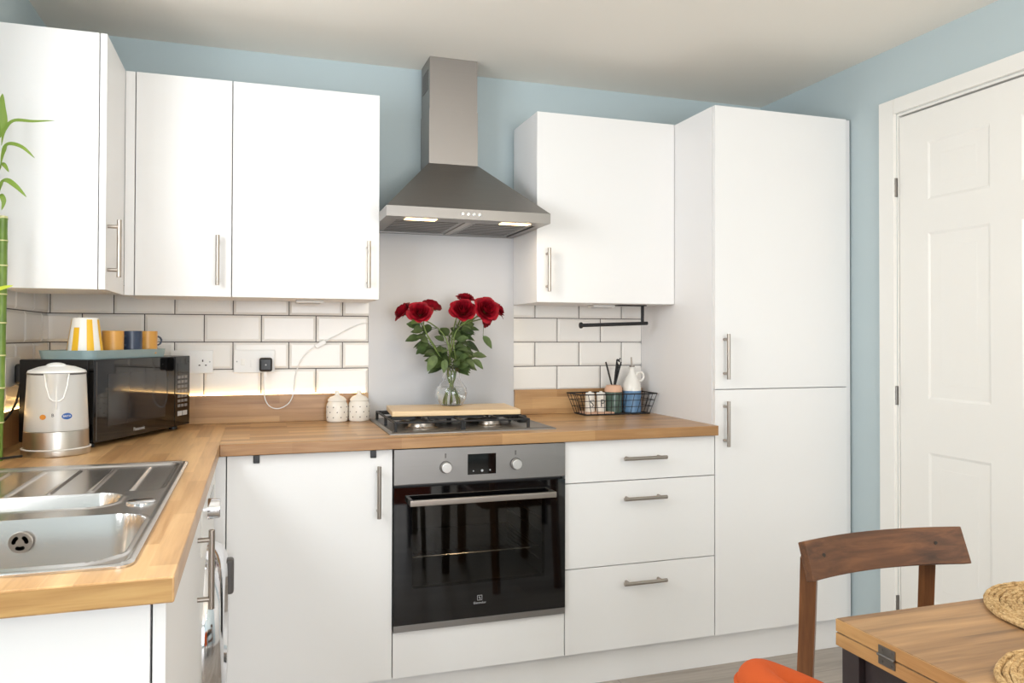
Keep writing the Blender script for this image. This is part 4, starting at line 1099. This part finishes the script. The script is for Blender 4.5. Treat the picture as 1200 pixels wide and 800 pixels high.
# orange upholstered tub chair at the near side
t = thing('orange_chair', 'orange fabric tub chair pulled up to the end of the table', 'chair', (1.45, -2.42, 0))
OC = (1.42, -2.42)
def shell_path(u):
    """u 0..1 round the U: far arm -> back -> near arm; returns centre-line x, y and height"""
    xb, xe, yf_, yn, rc = 1.366, 1.59, -2.163, -2.637, .055
    l1 = xe-xb-rc; l2 = rc*PI/2; l3 = abs(yn-yf_)-2*rc; tot = 2*l1+2*l2+l3; q_ = u*tot
    if q_ < l1: x_, y_2 = xe-q_, yf_
    elif q_ < l1+l2: k_ = (q_-l1)/rc; x_, y_2 = xb+rc-rc*math.sin(k_), yf_-rc+rc*math.cos(k_)
    elif q_ < l1+l2+l3: x_, y_2 = xb, yf_-rc-(q_-l1-l2)
    elif q_ < l1+2*l2+l3: k_ = (q_-l1-l2-l3)/rc; x_, y_2 = xb+rc-rc*math.cos(k_), yn+rc-rc*math.sin(k_)
    else: x_, y_2 = xb+rc+(q_-l1-2*l2-l3), yn
    hgt = .785-.5*max(0, x_-1.38)**1.15*1.2
    return x_, y_2, hgt
def shell(u, v):
    x_, y_2, h_ = shell_path(u)
    x2, y2, _ = shell_path(min(1, u+.004)); x1, y1, _ = shell_path(max(0, u-.004))
    dx, dy = x2-x1, y2-y1; l_ = math.hypot(dx, dy); nx, ny = dy/l_, -dx/l_
    th = .028; zb_ = .36
    # cross-section: up the inside, round the top, down the outside
    if v < .2: f = v/.2; return (x_+nx*th*-1, y_2+ny*th*-1, zb_+(h_-th-zb_)*f)
    if v < .8: q = (v-.2)/.6*PI; return (x_-nx*th*math.cos(q), y_2-ny*th*math.cos(q), h_-th+th*math.sin(q))
    f = (v-.8)/.2; return (x_+nx*th, y_2+ny*th, h_-th-(h_-th-zb_)*f)
b = MB().grid(120, 30, shell); bmesh.ops.holes_fill(b.bm, edges=[e for e in b.bm.edges if len(e.link_faces) == 1], sides=0); bmesh.ops.recalc_face_normals(b.bm, faces=b.bm.faces)
bk = b.build('back_shell', M['orange'], t, ang=60)
for sgn in (1,):
    P = []
    for i in range(160):
        u = i/159; p = shell(u, .80); P.append(p)
    MB().tube(P, .0042, 8).build('piping', M['orange'], bk)
MB().box(1.37, 1.60, -2.60, -2.20, .37, .47, .03, 4).build('seat_cushion', M['orange'], t)
for x, y in ((1.385, -2.59), (1.385, -2.21), (1.56, -2.59), (1.56, -2.21)): MB().cyl((x, y, .372), (x+(x-1.535)*.2, y+(y+2.42)*.15, 0), .016, 14, r2=.011).build('leg', M['blackmatt'], t)

# added pendant over the table, unseen, put in to brighten the ceiling
LX, LY, LZ = 2.05, -3.05, 1.78
t = thing('added_pendant_lamp', 'added white globe pendant lamp above the dining table, out of view', 'lamp', (LX, LY, ZC))
MB().lathe([(0, 0), (.05, 0), (.048, -.02), (.02, -.03), (0, -.03)], (LX, LY, ZC), 32).build('ceiling_rose', M['whitepl'], t)
MB().cyl((LX, LY, ZC-.03), (LX, LY, LZ+.14), .003, 8).build('flex', M['whitepl'], t)
MB().cyl((LX, LY, LZ+.10), (LX, LY, LZ+.15), .025, 20, bev=.004).build('lamp_holder', M['whitepl'], t)
MB().ball((LX, LY, LZ), .11, seg=32).build('globe', M['globe'], t)

# ------------------------------------------------------------------ light
def area(name, loc, rot, sx, sy, e, col):
    l = bpy.data.lights.new(name, 'AREA'); l.shape = 'RECTANGLE'; l.size = sx; l.size_y = sy; l.energy = e; l.color = col
    o = bpy.data.objects.new(name, l); C.objects.link(o); o.location = loc; o.rotation_euler = rot; return o
area('daylight_rear_window', ((PX0+PX1)/2, YB-.12, (PZ0+PZ1)/2), (PI/2, 0, 0), PX1-PX0, PZ1-PZ0, 126, (.93, .965, 1.0))
area('daylight_sink_window', (-.12, (WY0+WY1)/2, (WZ0+WZ1)/2), (0, -PI/2, 0), WZ1-WZ0, WY1-WY0, 66, (.93, .97, 1.0))
for x in (1.255, 1.604):
    a = area('hood_lamp_light', (x, -.42, 1.644), (0, 0, 0), .09, .03, .7, (1, .82, .58))
w = bpy.data.worlds.new('sky'); bpy.context.scene.world = w; w.use_nodes = True
bg = w.node_tree.nodes['Background']; bg.inputs[0].default_value = (.75, .85, 1, 1); bg.inputs[1].default_value = .6

# ------------------------------------------------------------------ camera
cd = bpy.data.cameras.new('camera'); cam = bpy.data.objects.new('camera', cd); C.objects.link(cam)
F = Vector((0.31172521, 0.95009231, 0.0123289)); R = Vector((0.95015158, -0.31177785, 0.00255762)); U = Vector((-0.00627386, -0.01091705, 0.99992073))
mw_ = Matrix(((R.x, U.x, -F.x, .71041), (R.y, U.y, -F.y, -3.11386), (R.z, U.z, -F.z, 1.23736), (0, 0, 0, 1)))
cam.matrix_world = mw_
cd.sensor_width = 36; cd.lens = 36*910.98/1200; cd.shift_x = 0; cd.shift_y = -16.9/1200; cd.clip_start = .05
sc = bpy.context.scene; sc.camera = cam
sc.view_settings.view_transform = 'Standard'; sc.view_settings.look = 'None'; sc.view_settings.gamma = 1; sc.view_settings.use_curve_mapping = False
sc.view_settings.exposure = -0.48
